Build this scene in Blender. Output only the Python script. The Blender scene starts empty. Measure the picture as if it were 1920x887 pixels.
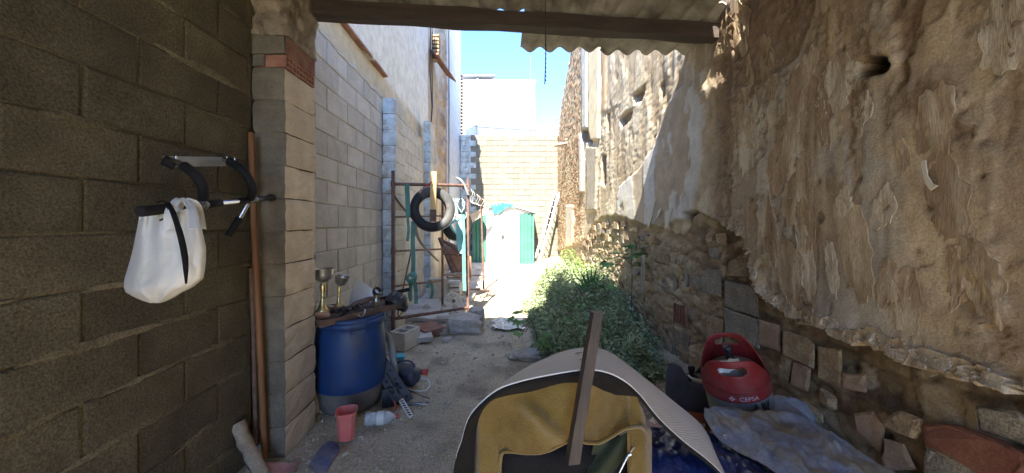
import bpy, bmesh, math, random, numpy as np
from mathutils import Vector, Matrix, Euler
random.seed(7); np.random.seed(7)
S = bpy.context.scene
F = 650.0; CX = 938.0; CY = 420.0; H = 1.42
# ---------------------------------------------------------------- camera, sky, sun, exposure
cd = bpy.data.cameras.new('camera'); cam = bpy.data.objects.new('camera', cd); S.collection.objects.link(cam)
cam.location = (0, 0, H); cam.rotation_euler = (math.radians(90), 0, 0)
cd.sensor_width = 36; cd.lens = F / 1920 * 36
cd.shift_x = (960 - CX) / 1920; cd.shift_y = -(443.5 - CY) / 1920
cd.clip_start = 0.05; cd.clip_end = 500
S.camera = cam
SUN = Vector((0.18, 0.90, -1.0)).normalized()
w = bpy.data.worlds.new('World'); S.world = w; w.use_nodes = True
nt = w.node_tree; sky = nt.nodes.new('ShaderNodeTexSky'); sky.sky_type = 'NISHITA'; sky.sun_disc = False
sky.sun_elevation = math.asin(-SUN.z); sky.sun_rotation = math.atan2(-SUN.x, -SUN.y)
sky.air_density = 0.6; sky.dust_density = 0.0; sky.ozone_density = 7.0
nt.links.new(sky.outputs[0], nt.nodes['Background'].inputs[0]); nt.nodes['Background'].inputs[1].default_value = 0.095
sd = bpy.data.lights.new('sun', 'SUN'); sd.energy = 2.6; sd.angle = math.radians(0.5); sd.color = (1, .94, .83)
sun = bpy.data.objects.new('sun', sd); S.collection.objects.link(sun)
sun.rotation_euler = SUN.to_track_quat('-Z', 'Y').to_euler()
S.view_settings.view_transform = 'Standard'; S.view_settings.look = 'None'
S.view_settings.exposure = 3.45; S.view_settings.gamma = 1.0
S.cycles.max_bounces = 16; S.cycles.diffuse_bounces = 10

# ---------------------------------------------------------------- helpers
def P(px, py, z):
    return Vector(((px - CX) * z / F, z, H - (py - CY) * z / F))
def hsh(i, j, s=0):
    i = np.asarray(i, dtype=np.int64); j = np.asarray(j, dtype=np.int64)
    n = (i * 374761393 + j * 668265263 + s * 982451653) & 0xffffffff
    n = ((n ^ (n >> 13)) * 1274126177) & 0xffffffff
    n = n ^ (n >> 16)
    return (n & 0xffffff) / float(0xffffff)
def vn(x, y, s=0):
    xi = np.floor(x); yi = np.floor(y); fx = x - xi; fy = y - yi
    fx = fx * fx * (3 - 2 * fx); fy = fy * fy * (3 - 2 * fy)
    xi = xi.astype(np.int64); yi = yi.astype(np.int64)
    a = hsh(xi, yi, s); b = hsh(xi + 1, yi, s); c = hsh(xi, yi + 1, s); d = hsh(xi + 1, yi + 1, s)
    return (a * (1 - fx) + b * fx) * (1 - fy) + (c * (1 - fx) + d * fx) * fy
def fbm(x, y, o=4, s=0):
    x = np.asarray(x, float); y = np.asarray(y, float)
    r = 0; a = .5; t = 0
    for k in range(o):
        r = r + a * (vn(x, y, s + k) * 2 - 1); t += a; a *= .55; x = x * 2.03 + 3.1; y = y * 2.03 + 1.7
    return r / t
def worley(x, y, s=0):
    xi = np.floor(x).astype(np.int64); yi = np.floor(y).astype(np.int64)
    b1 = np.full(x.shape, 9.); b2 = np.full(x.shape, 9.); cid = np.zeros(x.shape)
    for dx in (-1, 0, 1):
        for dy in (-1, 0, 1):
            cx = xi + dx; cy = yi + dy
            d = np.hypot(cx + hsh(cx, cy, s) - x, cy + hsh(cx, cy, s + 9) - y); h = hsh(cx, cy, s + 5)
            n1 = d < b1
            b2 = np.where(n1, b1, np.minimum(b2, d)); cid = np.where(n1, h, cid); b1 = np.where(n1, d, b1)
    return b1, b2 - b1, cid
def sstep(a, b, x):
    t = np.clip((x - a) / (b - a), 0, 1); return t * t * (3 - 2 * t)

def tag(o, label=None, cat=None, group=None, kind=None):
    if label: o['label'] = label
    if cat: o['category'] = cat
    if group: o['group'] = group
    if kind: o['kind'] = kind
    return o
def root(name, label, cat, loc=(0, 0, 0), group=None):
    o = bpy.data.objects.new(name, None); S.collection.objects.link(o); o.location = loc
    o.empty_display_size = .05
    return tag(o, label, cat, group)
def origin(p):
    v = Vector((0, 0, 0))
    while p: v += p.location; p = p.parent
    return v
class MB:
    def __init__(s): s.v = []; s.f = []; s.sm = []
    def add(s, vs, fs, smooth=False):
        n = len(s.v); s.v += [tuple(v) for v in vs]
        s.f += [tuple(i + n for i in f) for f in fs]; s.sm += [smooth] * len(fs); return s
    def box(s, c, d, R=None, j=0):
        vs = []
        for x in (-.5, .5):
            for y in (-.5, .5):
                for z in (-.5, .5):
                    v = Vector((x * d[0], y * d[1], z * d[2]))
                    if j: v += Vector([random.uniform(-j, j) for _ in range(3)])
                    if R: v = R @ v
                    vs.append(v + Vector(c))
        return s.add(vs, [(0, 1, 3, 2), (4, 6, 7, 5), (0, 4, 5, 1), (2, 3, 7, 6), (0, 2, 6, 4), (1, 5, 7, 3)])
    def bar(s, a, b, wd, th, up=(0, 0, 1)):
        a = Vector(a); b = Vector(b); d = b - a; L = d.length; d.normalize()
        u = Vector(up); x = d.cross(u)
        if x.length < 1e-4: x = d.cross(Vector((1, 0, 0)))
        x.normalize(); y = x.cross(d)
        R = Matrix((x, y, d)).transposed()
        return s.box((a + b) / 2, (wd, th, L), R)
    def tube(s, pts, r, n=8, cap=True, flat=1.0):
        pts = [Vector(p) for p in pts]; m = len(pts)
        rs = r if hasattr(r, '__len__') else [r] * m
        up = None; vs = []
        for i, p in enumerate(pts):
            t = (pts[min(i + 1, m - 1)] - pts[max(i - 1, 0)]).normalized()
            if up is None:
                up = t.cross(Vector((0, 0, 1)))
                if up.length < .05: up = t.cross(Vector((1, 0, 0)))
            up = (up - t * up.dot(t)).normalized(); sd_ = t.cross(up)
            for k in range(n):
                a = 2 * math.pi * k / n
                vs.append(p + (up * math.cos(a) + sd_ * math.sin(a) * flat) * rs[i])
        fs = [(i * n + k, i * n + (k + 1) % n, (i + 1) * n + (k + 1) % n, (i + 1) * n + k) for i in range(m - 1) for k in range(n)]
        s.add(vs, fs, True)
        if cap:
            s.add(vs[:n], [tuple(reversed(range(n)))]); s.add(vs[-n:], [tuple(range(n))])
        return s
    def lathe(s, prof, c, M=None, n=24, smooth=True, a0=0, a1=2 * math.pi):
        vs = []; m = len(prof); full = abs(a1 - a0 - 2 * math.pi) < 1e-5; nn = n if full else n + 1
        for r, z in prof:
            for k in range(nn):
                a = a0 + (a1 - a0) * k / n; v = Vector((r * math.cos(a), r * math.sin(a), z))
                if M: v = M @ v
                vs.append(v + Vector(c))
        fs = []
        for i in range(m - 1):
            for k in range(n):
                k2 = (k + 1) % nn
                fs.append((i * nn + k, i * nn + k2, (i + 1) * nn + k2, (i + 1) * nn + k))
        return s.add(vs, fs, smooth)
    def sheet(s, G, th=.004, smooth=True, n=None):
        """G rows of points -> slab of thickness th"""
        G = np.array(G, float); a, b = G.shape[:2]
        du = np.gradient(G, axis=0); dv = np.gradient(G, axis=1)
        N = np.cross(du, dv); N /= (np.linalg.norm(N, axis=2, keepdims=True) + 1e-9)
        T = G + N * th / 2; B = G - N * th / 2
        q = [(i * b + j, i * b + j + 1, (i + 1) * b + j + 1, (i + 1) * b + j) for i in range(a - 1) for j in range(b - 1)]
        o = a * b
        s.add(T.reshape(-1, 3).tolist() + B.reshape(-1, 3).tolist(), q + [tuple(o + i for i in reversed(f)) for f in q], smooth)
        ring = [(0, j) for j in range(b)] + [(i, b - 1) for i in range(1, a)] + [(a - 1, j) for j in range(b - 2, -1, -1)] + [(i, 0) for i in range(a - 2, 0, -1)]
        vs = [T[i, j] for i, j in ring] + [B[i, j] for i, j in ring]; m = len(ring)
        return s.add(vs, [(k, (k + 1) % m, (k + 1) % m + m, k + m) for k in range(m)])
    def prism(s, poly, d):
        """closed polygon of Vectors extruded by vector d"""
        n = len(poly); d = Vector(d); vs = [Vector(p) for p in poly] + [Vector(p) + d for p in poly]
        return s.add(vs, [tuple(range(n)), tuple(reversed(range(n, 2 * n)))] + [(k, (k + 1) % n, (k + 1) % n + n, k + n) for k in range(n)])
    def mesh(s, name, mat):
        me = bpy.data.meshes.new(name); me.from_pydata(s.v, [], s.f)
        me.polygons.foreach_set('use_smooth', s.sm)
        if mat: me.materials.append(mat)
        return me
    def build(s, name, mat, parent=None, label=None, cat=None, group=None, kind=None):
        if parent:
            o_ = origin(parent); s.v = [(v[0] - o_.x, v[1] - o_.y, v[2] - o_.z) for v in s.v]
        o = bpy.data.objects.new(name, s.mesh(name, mat)); S.collection.objects.link(o)
        if parent: o.parent = parent
        return tag(o, label, cat, group, kind)
def inst(name, me, parent, loc, rot=None, scale=None, M=None):
    o = bpy.data.objects.new(name, me); S.collection.objects.link(o)
    if parent: o.parent = parent; loc = Vector(loc) - origin(parent)
    o.location = loc
    if rot: o.rotation_euler = rot
    if scale: o.scale = scale
    return o
def smoothpts(pts, k=6):
    pts = [Vector(p) for p in pts]; out = []
    for i in range(len(pts) - 1):
        p0 = pts[max(i - 1, 0)]; p1 = pts[i]; p2 = pts[i + 1]; p3 = pts[min(i + 2, len(pts) - 1)]
        for j in range(k):
            t = j / k
            out.append(.5 * ((2 * p1) + (p2 - p0) * t + (2 * p0 - 5 * p1 + 4 * p2 - p3) * t * t + (3 * p1 - p0 - 3 * p2 + p3) * t ** 3))
    out.append(pts[-1]); return out
def resample(pts, n):
    pts = np.array([tuple(p) for p in smoothpts(pts, 8)]); d = np.r_[0, np.cumsum(np.linalg.norm(np.diff(pts, axis=0), axis=1))]
    t = np.linspace(0, d[-1], n); return np.stack([np.interp(t, d, pts[:, k]) for k in range(3)], 1)

# ---------------------------------------------------------------- materials
def mat(name, c1, c2=None, scale=8, rough=.8, bump=.3, bscale=40, metal=0, grain=0, gscale=200, var=0, stretch=(1, 1, 1),
        attr=None, bdist=.01, dirt=None, dscale=3, dlo=.5, dhi=.65, spec=.4, obj=False, trans=0, sss=0, sheen=0, bdetail=6):
    m = bpy.data.materials.new(name); m.use_nodes = True; N = m.node_tree.nodes; L = m.node_tree.links
    b = N['Principled BSDF']; b.inputs['Roughness'].default_value = rough; b.inputs['Metallic'].default_value = metal
    b.inputs['Specular IOR Level'].default_value = spec
    if trans: b.inputs['Transmission Weight'].default_value = trans
    if sheen: b.inputs['Sheen Weight'].default_value = sheen
    if obj: pos = N.new('ShaderNodeTexCoord').outputs['Object']
    else: pos = N.new('ShaderNodeNewGeometry').outputs['Position']
    mp = N.new('ShaderNodeMapping'); mp.inputs['Scale'].default_value = stretch; L.new(pos, mp.inputs[0]); pos = mp.outputs[0]
    def noise(sc, det=5, ro=.6):
        n = N.new('ShaderNodeTexNoise'); n.inputs['Scale'].default_value = sc; n.inputs['Detail'].default_value = det
        n.inputs['Roughness'].default_value = ro; L.new(pos, n.inputs[0]); return n.outputs[0]
    def ramp(x, lo, hi):
        r = N.new('ShaderNodeMapRange'); r.inputs[1].default_value = lo; r.inputs[2].default_value = hi; L.new(x, r.inputs[0]); return r.outputs[0]
    def mix(f, a, c, mode='MIX'):
        x = N.new('ShaderNodeMix'); x.data_type = 'RGBA'; x.blend_type = mode
        if isinstance(f, float): x.inputs[0].default_value = f
        else: L.new(f, x.inputs[0])
        for i, q in ((6, a), (7, c)):
            if isinstance(q, tuple): x.inputs[i].default_value = (*q[:3], 1)
            else: L.new(q, x.inputs[i])
        return x.outputs[2]
    if attr:
        a = N.new('ShaderNodeAttribute'); a.attribute_name = attr; col = a.outputs['Color']
        col = mix(ramp(noise(scale), .3, .7), mix(1.0, col, (.72, .70, .66), 'MULTIPLY'), col)
    else:
        col = mix(ramp(noise(scale), .35, .65), c1, c2 or c1)
    if dirt: col = mix(ramp(noise(dscale, 6), dlo, dhi), col, dirt)
    if grain:
        g = ramp(noise(gscale, 2, .7), .3, .7)
        lo = 1 - grain; g2 = mix(g, (lo, lo, lo), (1 + grain * .8,) * 3); col = mix(1.0, col, g2, 'MULTIPLY')
    if var:
        oi = N.new('ShaderNodeObjectInfo'); v = mix(oi.outputs['Random'], (1 - var,) * 3, (1 + var, 1 + var * .9, 1 + var * .8)); col = mix(1.0, col, v, 'MULTIPLY')
    L.new(col, b.inputs['Base Color'])
    if bump:
        bp = N.new('ShaderNodeBump'); bp.inputs['Strength'].default_value = bump; bp.inputs['Distance'].default_value = bdist
        L.new(noise(bscale, bdetail, .65), bp.inputs['Height']); L.new(bp.outputs[0], b.inputs['Normal'])
    return m
M = {}
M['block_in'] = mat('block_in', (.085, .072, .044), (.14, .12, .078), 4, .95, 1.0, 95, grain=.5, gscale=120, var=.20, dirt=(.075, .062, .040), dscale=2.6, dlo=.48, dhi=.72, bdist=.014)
M['block_out'] = mat('block_out', (.44, .425, .385), (.56, .54, .495), 6, .95, .6, 90, grain=.28, gscale=160, var=.13, bdist=.008)
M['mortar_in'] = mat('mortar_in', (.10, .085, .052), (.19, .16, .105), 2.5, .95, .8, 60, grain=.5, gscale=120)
M['mortar_out'] = mat('mortar_out', (.42, .40, .36), (.54, .51, .46), 9, .95, .6, 60, grain=.2)
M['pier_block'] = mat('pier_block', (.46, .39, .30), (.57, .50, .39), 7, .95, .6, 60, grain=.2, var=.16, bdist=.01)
M['pier_dark'] = mat('pier_dark', (.13, .115, .09), (.20, .18, .14), 7, .95, .8, 60, grain=.3, var=.15, bdist=.012)  # darker copy of pier_block, with the shade of the pier front in its colour
M['blue_block'] = mat('blue_block', (.42, .50, .52), (.58, .64, .64), 6, .9, .5, 70, grain=.15, var=.1, dirt=(.38, .37, .34), dscale=7, dlo=.48, dhi=.6)
M['tile_red'] = mat('tile_red', (.22, .10, .075), (.32, .17, .12), 12, .85, .3, 60, grain=.15, var=.12)
M['cream'] = mat('cream', (.55, .50, .40), (.66, .62, .52), 2, .9, .35, 14, grain=.06, dirt=(.48, .45, .38), dscale=1.5, dlo=.5, dhi=.75, stretch=(1, 1, .5))
M['white_render'] = mat('white_render', (.64, .63, .58), (.74, .73, .69), 1.5, .9, .3, 18, grain=.05, dirt=(.52, .47, .38), dscale=1.2, dlo=.55, dhi=.8, stretch=(1, 1, .35))
M['bluewhite'] = mat('bluewhite', (.60, .64, .68), (.72, .75, .78), 2, .9, .4, 15, grain=.08, dirt=(.55, .50, .43), dscale=1.8, dlo=.52, dhi=.75)
M['rubble'] = mat('rubble', (.42, .31, .19), (.56, .45, .31), 9, .95, .9, 30, grain=.3, gscale=70, dirt=(.28, .18, .11), dscale=6, bdist=.03)
M['far_block'] = mat('far_block', (.170, .156, .122), (.210, .195, .155), 4, .95, .3, 40, grain=.1, gscale=60, var=.07)
M['far_mortar'] = mat('far_mortar', (.085, .072, .05), (.11, .094, .066), 6, .95, .3, 40)
M['beige'] = mat('beige', (.20, .172, .115), (.24, .21, .145), .7, .9, .1, 10, grain=.05, gscale=30, dirt=(.55, .5, .4), dscale=.9, dlo=.55, dhi=.8)
M['white'] = mat('white', (.70, .70, .68), (.76, .76, .74), 2, .6, .1, 20, grain=.03)
M['roofsheet'] = mat('roofsheet', (.34, .31, .26), (.46, .43, .37), 5, .9, .4, 50, grain=.2, dirt=(.12, .10, .08), dscale=3, dlo=.45, dhi=.7)
M['beam'] = mat('beam', (.035, .026, .022), (.062, .045, .036), 6, .8, .5, 30, stretch=(.35, 3, 3), grain=.2, gscale=60)
M['wood_pole'] = mat('wood_pole', (.15, .068, .028), (.22, .105, .045), 10, .6, .3, 30, stretch=(3, 3, .3))
M['wood_dark'] = mat('wood_dark', (.09, .055, .04), (.16, .10, .07), 10, .7, .4, 30, stretch=(1, 1, 3))
M['wood_old'] = mat('wood_old', (.26, .22, .17), (.40, .34, .26), 14, .9, .7, 40, grain=.2, stretch=(1, 1, .4))
M['wood_yellow'] = mat('wood_yellow', (.55, .36, .14), (.66, .46, .22), 10, .7, .3, 30, stretch=(3, 3, .4))
M['log'] = mat('log', (.26, .20, .14), (.40, .33, .24), 18, .9, .9, 40, grain=.3)
M['stick'] = mat('stick', (.045, .034, .030), (.075, .058, .05), 12, .6, .4, 40, stretch=(3, 3, .4))
M['foam'] = mat('foam', (.009, .009, .010), (.014, .014, .016), 20, .8, .2, 120, spec=.25)
M['chrome'] = mat('chrome', (.55, .55, .56), (.65, .65, .66), 20, .25, .05, 60, metal=1)
M['steel'] = mat('steel', (.20, .21, .22), (.28, .29, .30), 12, .45, .1, 60, metal=.6)
M['bag'] = mat('bag', (.60, .59, .55), (.66, .65, .61), 3, .4, .45, 14, bdist=.02, sss=0)
M['barrel'] = mat('barrel', (.010, .038, .125), (.014, .05, .165), 4, .5, .15, 10, dirt=(.07, .08, .10), dscale=5, dlo=.50, dhi=.72, grain=.12, gscale=60)
M['barrel_dirt'] = mat('barrel_dirt', (.10, .095, .09), (.16, .14, .12), 9, .9, .4, 40, grain=.2)
M['gold'] = mat('gold', (.50, .40, .18), (.62, .52, .30), 12, .32, .1, 40, metal=.9)
M['silver'] = mat('silver', (.45, .43, .38), (.60, .58, .52), 14, .28, .2, 30, metal=.9)
M['marble'] = mat('marble', (.16, .075, .055), (.26, .15, .11), 20, .3, .05, 60)
M['blackplastic'] = mat('blackplastic', (.018, .019, .022), (.035, .036, .04), 14, .45, .15, 60)
M['greyplastic'] = mat('greyplastic', (.06, .07, .085), (.10, .11, .13), 10, .5, .15, 60)
M['jerry'] = mat('jerry', (.03, .036, .055), (.05, .055, .08), 9, .45, .2, 30)
M['navy'] = mat('navy', (.035, .038, .06), (.06, .062, .09), 9, .55, .2, 60, grain=.1)
M['redplastic'] = mat('redplastic', (.20, .016, .017), (.27, .028, .028), 9, .5, .15, 40, dirt=(.15, .05, .042), dscale=9, grain=.12, dlo=.5, dhi=.75)
M['cyl_grey'] = mat('cyl_grey', (.13, .135, .13), (.19, .19, .18), 7, .6, .2, 30, grain=.1, dirt=(.10, .09, .08), dscale=5)
M['orange'] = mat('orange', (.42, .11, .05), (.50, .16, .08), 8, .55, .2, 30, dirt=(.2, .09, .06), dscale=6)
M['print_white'] = mat('print_white', (.55, .42, .42), None, 5, .6, 0)
M['print_black'] = mat('print_black', (.02, .02, .02), None, 5, .7, 0)
M['print_brown'] = mat('print_brown', (.18, .13, .12), None, 5, .7, 0)
M['pink'] = mat('pink', (.62, .13, .11), (.70, .19, .16), 9, .5, .1, 30, dirt=(.36, .20, .16), dscale=9, dlo=.5, dhi=.7)
M['turq'] = mat('turq', (.05, .36, .48), (.08, .45, .56), 9, .5, .1, 30)
M['bottle'] = mat('bottle', (.62, .66, .68), (.75, .77, .78), 30, .18, .5, 40, trans=.45)
M['cap_red'] = mat('cap_red', (.45, .06, .05), (.5, .08, .07), 9, .5, .1, 30)
M['hose'] = mat('hose', (.20, .21, .21), (.28, .29, .29), 9, .6, .2, 60)
M['whitepl'] = mat('whitepl', (.55, .54, .48), (.66, .64, .58), 12, .5, .2, 40)
M['rust'] = mat('rust', (.11, .055, .042), (.21, .12, .09), 14, .8, .5, 60, grain=.25, dirt=(.11, .075, .06), dscale=9)
M['rustplate'] = mat('rustplate', (.22, .10, .06), (.34, .18, .11), 6, .8, .4, 30, dirt=(.5, .46, .38), dscale=4, dlo=.55, dhi=.6)
M['tyre'] = mat('tyre', (.045, .045, .046), (.085, .085, .083), 6, .7, .3, 60, dirt=(.13, .13, .125), dscale=2.5, dlo=.55, dhi=.7)
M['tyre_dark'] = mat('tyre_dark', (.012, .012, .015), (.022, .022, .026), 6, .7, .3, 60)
M['strap'] = mat('strap', (.07, .20, .17), (.12, .27, .23), 12, .8, .4, 90)
M['strap_light'] = mat('strap_light', (.22, .56, .50), (.32, .64, .58), 8, .8, .3, 90)
M['rock'] = mat('rock', (.36, .33, .29), (.50, .47, .42), 9, .95, .8, 30, grain=.25, gscale=80, bdist=.02)
M['shedgreen'] = mat('shedgreen', (.055, .17, .13), (.075, .21, .165), 3, .5, .05, 10)
M['bluebag'] = mat('bluebag', (.03, .30, .55), (.06, .40, .65), 9, .4, .5, 20)
M['alu'] = mat('alu', (.50, .52, .54), (.60, .62, .63), 9, .4, .1, 40, metal=.5)
M['stone_tan'] = mat('stone_tan', (.27, .20, .115), (.40, .31, .19), 11, .95, .9, 28, grain=.35, gscale=90, var=.25, bdist=.018, dirt=(.26, .18, .11), dscale=12, dlo=.44, dhi=.60)
M['stone_grey'] = mat('stone_grey', (.18, .16, .13), (.26, .235, .19), 9, .95, .9, 60, grain=.5, gscale=110, var=.12, bdist=.008)
M['stone_pink'] = mat('stone_pink', (.34, .22, .155), (.44, .31, .22), 10, .95, .7, 40, grain=.2, gscale=120, var=.15, dirt=(.30, .22, .14), dscale=9, dlo=.42, dhi=.62)
M['brick_red'] = mat('brick_red', (.15, .058, .038), (.22, .095, .062), 9, .9, .6, 40, grain=.2, gscale=110, var=.12)
M['wall'] = mat('wall', None, None, 7, .95, .45, 95, grain=.26, gscale=120, attr='Col', bdist=.008)
M['ground'] = mat('ground', (.47, .40, .28), (.60, .52, .38), 2.5, .95, .9, 55, grain=.4, gscale=90, dirt=(.33, .28, .20), dscale=2.3, dlo=.50, dhi=.64, bdist=.025)
M['slab'] = mat('slab', (.48, .46, .42), (.58, .56, .52), 3, .9, .5, 40, grain=.15, dirt=(.30, .27, .22), dscale=2)
M['pebble'] = mat('pebble', (.30, .25, .18), (.52, .46, .35), 40, .9, .3, 60)
M['leaf_grey'] = mat('leaf_grey', (.22, .30, .14), (.46, .52, .30), 16, .7, 0)
M['leaf_lime'] = mat('leaf_lime', (.13, .24, .04), (.22, .36, .09), 9, .6, 0)
M['leaf_fig'] = mat('leaf_fig', (.07, .17, .035), (.12, .26, .06), 9, .55, .2, 60)
M['stem'] = mat('stem', (.10, .09, .06), (.17, .15, .10), 20, .9, .3, 60)
M['towel'] = mat('towel', (.125, .078, .010), (.185, .120, .020), 7, .95, .9, 260, grain=.18, gscale=230, sheen=.3, bdist=.006)
M['cloth_black'] = mat('cloth_black', (.008, .008, .009), (.013, .013, .015), 9, .9, .4, 60, spec=.15)
M['cloth_green'] = mat('cloth_green', (.02, .028, .014), (.035, .045, .022), 9, .85, .4, 60)
M['tarp_blue'] = mat('tarp_blue', (.007, .012, .055), (.012, .024, .10), 8, .33, .6, 12, bdist=.02)
M['tarp_grey'] = mat('tarp_grey', (.17, .19, .25), (.29, .30, .33), 7, .42, .8, 14, dirt=(.24, .20, .14), dscale=6, dlo=.47, dhi=.60, grain=.12, gscale=60, bdist=.02)
M['rope'] = mat('rope', (.015, .02, .03), None, 9, .9, .3, 60)
M['insole'] = mat('insole', (.06, .09, .24), (.22, .22, .24), 14, .9, .3, 90)

def mat_rubbermat():
    m = mat('matgrey', (.66, .645, .61), (.74, .725, .69), 5, .8, 0)
    N = m.node_tree.nodes; L = m.node_tree.links; b = N['Principled BSDF']
    uv = N.new('ShaderNodeAttribute'); uv.attribute_name = 'uvm'
    sep = N.new('ShaderNodeSeparateXYZ'); L.new(uv.outputs['Vector'], sep.inputs[0])
    def sn(o, k):
        a = N.new('ShaderNodeMath'); a.operation = 'MULTIPLY'; a.inputs[1].default_value = k; L.new(o, a.inputs[0])
        c = N.new('ShaderNodeMath'); c.operation = 'SINE'; L.new(a.outputs[0], c.inputs[0]); return c.outputs[0]
    x = N.new('ShaderNodeMath'); x.operation = 'MULTIPLY'; L.new(sn(sep.outputs[0], 560), x.inputs[0]); L.new(sn(sep.outputs[1], 560), x.inputs[1])
    bp = N.new('ShaderNodeBump'); bp.inputs['Strength'].default_value = .55; bp.inputs['Distance'].default_value = .003
    L.new(x.outputs[0], bp.inputs['Height']); L.new(bp.outputs[0], b.inputs['Normal'])
    r = N.new('ShaderNodeMapRange'); r.inputs[1].default_value = -1; r.inputs[2].default_value = .2; L.new(x.outputs[0], r.inputs[0])
    mx = N.new('ShaderNodeMix'); mx.data_type = 'RGBA'; mx.blend_type = 'MULTIPLY'; mx.inputs[0].default_value = 1
    q = N.new('ShaderNodeMix'); q.data_type = 'RGBA'; L.new(r.outputs[0], q.inputs[0]); q.inputs[6].default_value = (.62, .60, .56, 1); q.inputs[7].default_value = (1, 1, 1, 1)
    src = b.inputs['Base Color'].links[0].from_socket
    L.new(src, mx.inputs[6]); L.new(q.outputs[2], mx.inputs[7]); L.new(mx.outputs[2], b.inputs['Base Color'])
    return m
M['mat'] = mat_rubbermat()

def npmesh(name, Pn, material, col=None, smooth=True):
    a, b = Pn.shape[:2]; me = bpy.data.meshes.new(name); n = a * b
    me.vertices.add(n); me.vertices.foreach_set('co', Pn.reshape(-1).astype(np.float32))
    i, j = np.meshgrid(np.arange(a - 1), np.arange(b - 1), indexing='ij')
    q = np.stack([i * b + j, (i + 1) * b + j, (i + 1) * b + j + 1, i * b + j + 1], -1).reshape(-1)
    nf = (a - 1) * (b - 1)
    me.loops.add(nf * 4); me.loops.foreach_set('vertex_index', q.astype(np.int32))
    me.polygons.add(nf); me.polygons.foreach_set('loop_start', (np.arange(nf) * 4).astype(np.int32))
    me.update(calc_edges=True); me.validate()
    me.polygons.foreach_set('use_smooth', [smooth] * len(me.polygons))
    if col is not None:
        at = me.attributes.new('Col', 'FLOAT_COLOR', 'POINT')
        c = np.ones((n, 4), np.float32); c[:, :3] = col.reshape(-1, 3); at.data.foreach_set('color', c.reshape(-1))
    me.materials.append(material); return me

# ---------------------------------------------------------------- ground
def ground_h(X, Z):
    h = .018 * fbm(X * 1.3, Z * 1.3, 4, 3) + .010 * fbm(X * 9, Z * 9, 4, 5)
    wr = 1.52 + .048 * Z
    near = np.exp(-((wr - X) / .25) ** 2)
    h = h + near * (.10 + .06 * fbm(X * 5, Z * 5, 3, 8)) * (Z > .2) * (Z < 14)
    h = h + .36 * np.exp(-((X - 1.2) / .42) ** 4 - ((Z - 1.35) / .50) ** 4)      # heap of junk under the tarps
    h = h + .22 * np.exp(-((X - 1.42) / .2) ** 2 - ((Z - 1.95) / .3) ** 2)
    h = h + .18 * np.exp(-((X - 1.75) / .35) ** 2 - ((Z - 11.8) / .9) ** 2)
    h = h + .10 * sstep(10.5, 13, Z) * (np.abs(X) < 3)
    return h
gx = np.r_[-80, -40, -20, -10, -5, -3, np.arange(-1.9, 2.5, .028), 3, 5, 10, 20, 40, 80]
gz = np.r_[-60, -30, -12, -8, -4, -2, -1, 0, np.arange(.6, 6, .028), np.arange(6, 13.6, .06), 15, 18, 24, 40, 80, 160]
GX, GZ = np.meshgrid(gx, gz, indexing='ij')
go = bpy.data.objects.new('ground', npmesh('ground', np.stack([GX, GZ, ground_h(GX, GZ)], -1), M['ground'])); S.collection.objects.link(go); tag(go, kind='structure')
def gh(x, z): return float(ground_h(np.array([float(x)]), np.array([float(z)]))[0])

# concrete floor by the scaffold
mb = MB(); xs = np.linspace(-1.49, -.42, 14); zs = np.linspace(5.0, 12.6, 60)
G = [[(x - .10 * abs(math.sin(z * 1.7)) * (x > -.6) + .03 * math.sin(z * 5), z + .05 * math.sin(x * 9), .035 + .012 * float(fbm(np.array([x * 2.]), np.array([z * 2.]), 3)[0]) + .09 * max(0, (z - 10.5) / 2.5)) for x in xs] for z in zs]
mb.sheet(G, .05).build('concrete_path', M['slab'], kind='structure')

# pebbles
oct_f = [(0, 2, 4), (2, 1, 4), (1, 3, 4), (3, 0, 4), (2, 0, 5), (1, 2, 5), (3, 1, 5), (0, 3, 5)]
def pebbles(n, fn, name, m, label):
    X, Z, R = fn(n); hh = ground_h(X, Z)
    base = np.array([(1, 0, 0), (-1, 0, 0), (0, 1, 0), (0, -1, 0), (0, 0, 1), (0, 0, -1)], float)
    V = base[None] * (R[:, None, None] * np.random.uniform(.5, 1.3, (n, 6, 1))) * np.array([1, 1, .6])
    a = np.random.uniform(0, 6.3, n); c, s_ = np.cos(a), np.sin(a)
    Vx = V[..., 0] * c[:, None] - V[..., 1] * s_[:, None]; Vy = V[..., 0] * s_[:, None] + V[..., 1] * c[:, None]
    V = np.stack([Vx + X[:, None], Vy + Z[:, None], V[..., 2] + hh[:, None] + R[:, None] * .2], -1)
    Fc = (np.array(oct_f)[None] + np.arange(n)[:, None, None] * 6).reshape(-1, 3)
    me = bpy.data.meshes.new(name); me.from_pydata(V.reshape(-1, 3).tolist(), [], Fc.tolist()); me.materials.append(m)
    o = bpy.data.objects.new(name, me); S.collection.objects.link(o); tag(o, label, 'gravel', kind='stuff')
def pf(n):
    Z = 1.7 + 9 * np.random.rand(n) ** 2.0; X = np.random.uniform(-1.45, 1.6, n); R = .0035 + .010 * np.random.rand(n) ** 3
    return X, Z, R
pebbles(16000, pf, 'gravel', M['pebble'], 'loose pale gravel scattered over the dirt floor')
def pf2(n):
    Z = np.random.uniform(1.9, 3.4, n); X = 1.52 + .048 * Z - .05 - .55 * np.random.rand(n); return X, Z, .008 + .03 * np.random.rand(n) ** 2
def pf3(n):
    Z = 1.8 + 6 * np.random.rand(n) ** 1.5; X = np.random.uniform(-1.4, 1.3, n) ; X = X - np.sign(X + .1) * 0; return X, Z, .010 + .022 * np.random.rand(n) ** 3
pebbles(900, pf3, 'small_stones', M['pebble'], 'small stones and grit lying on the dirt floor')
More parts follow.
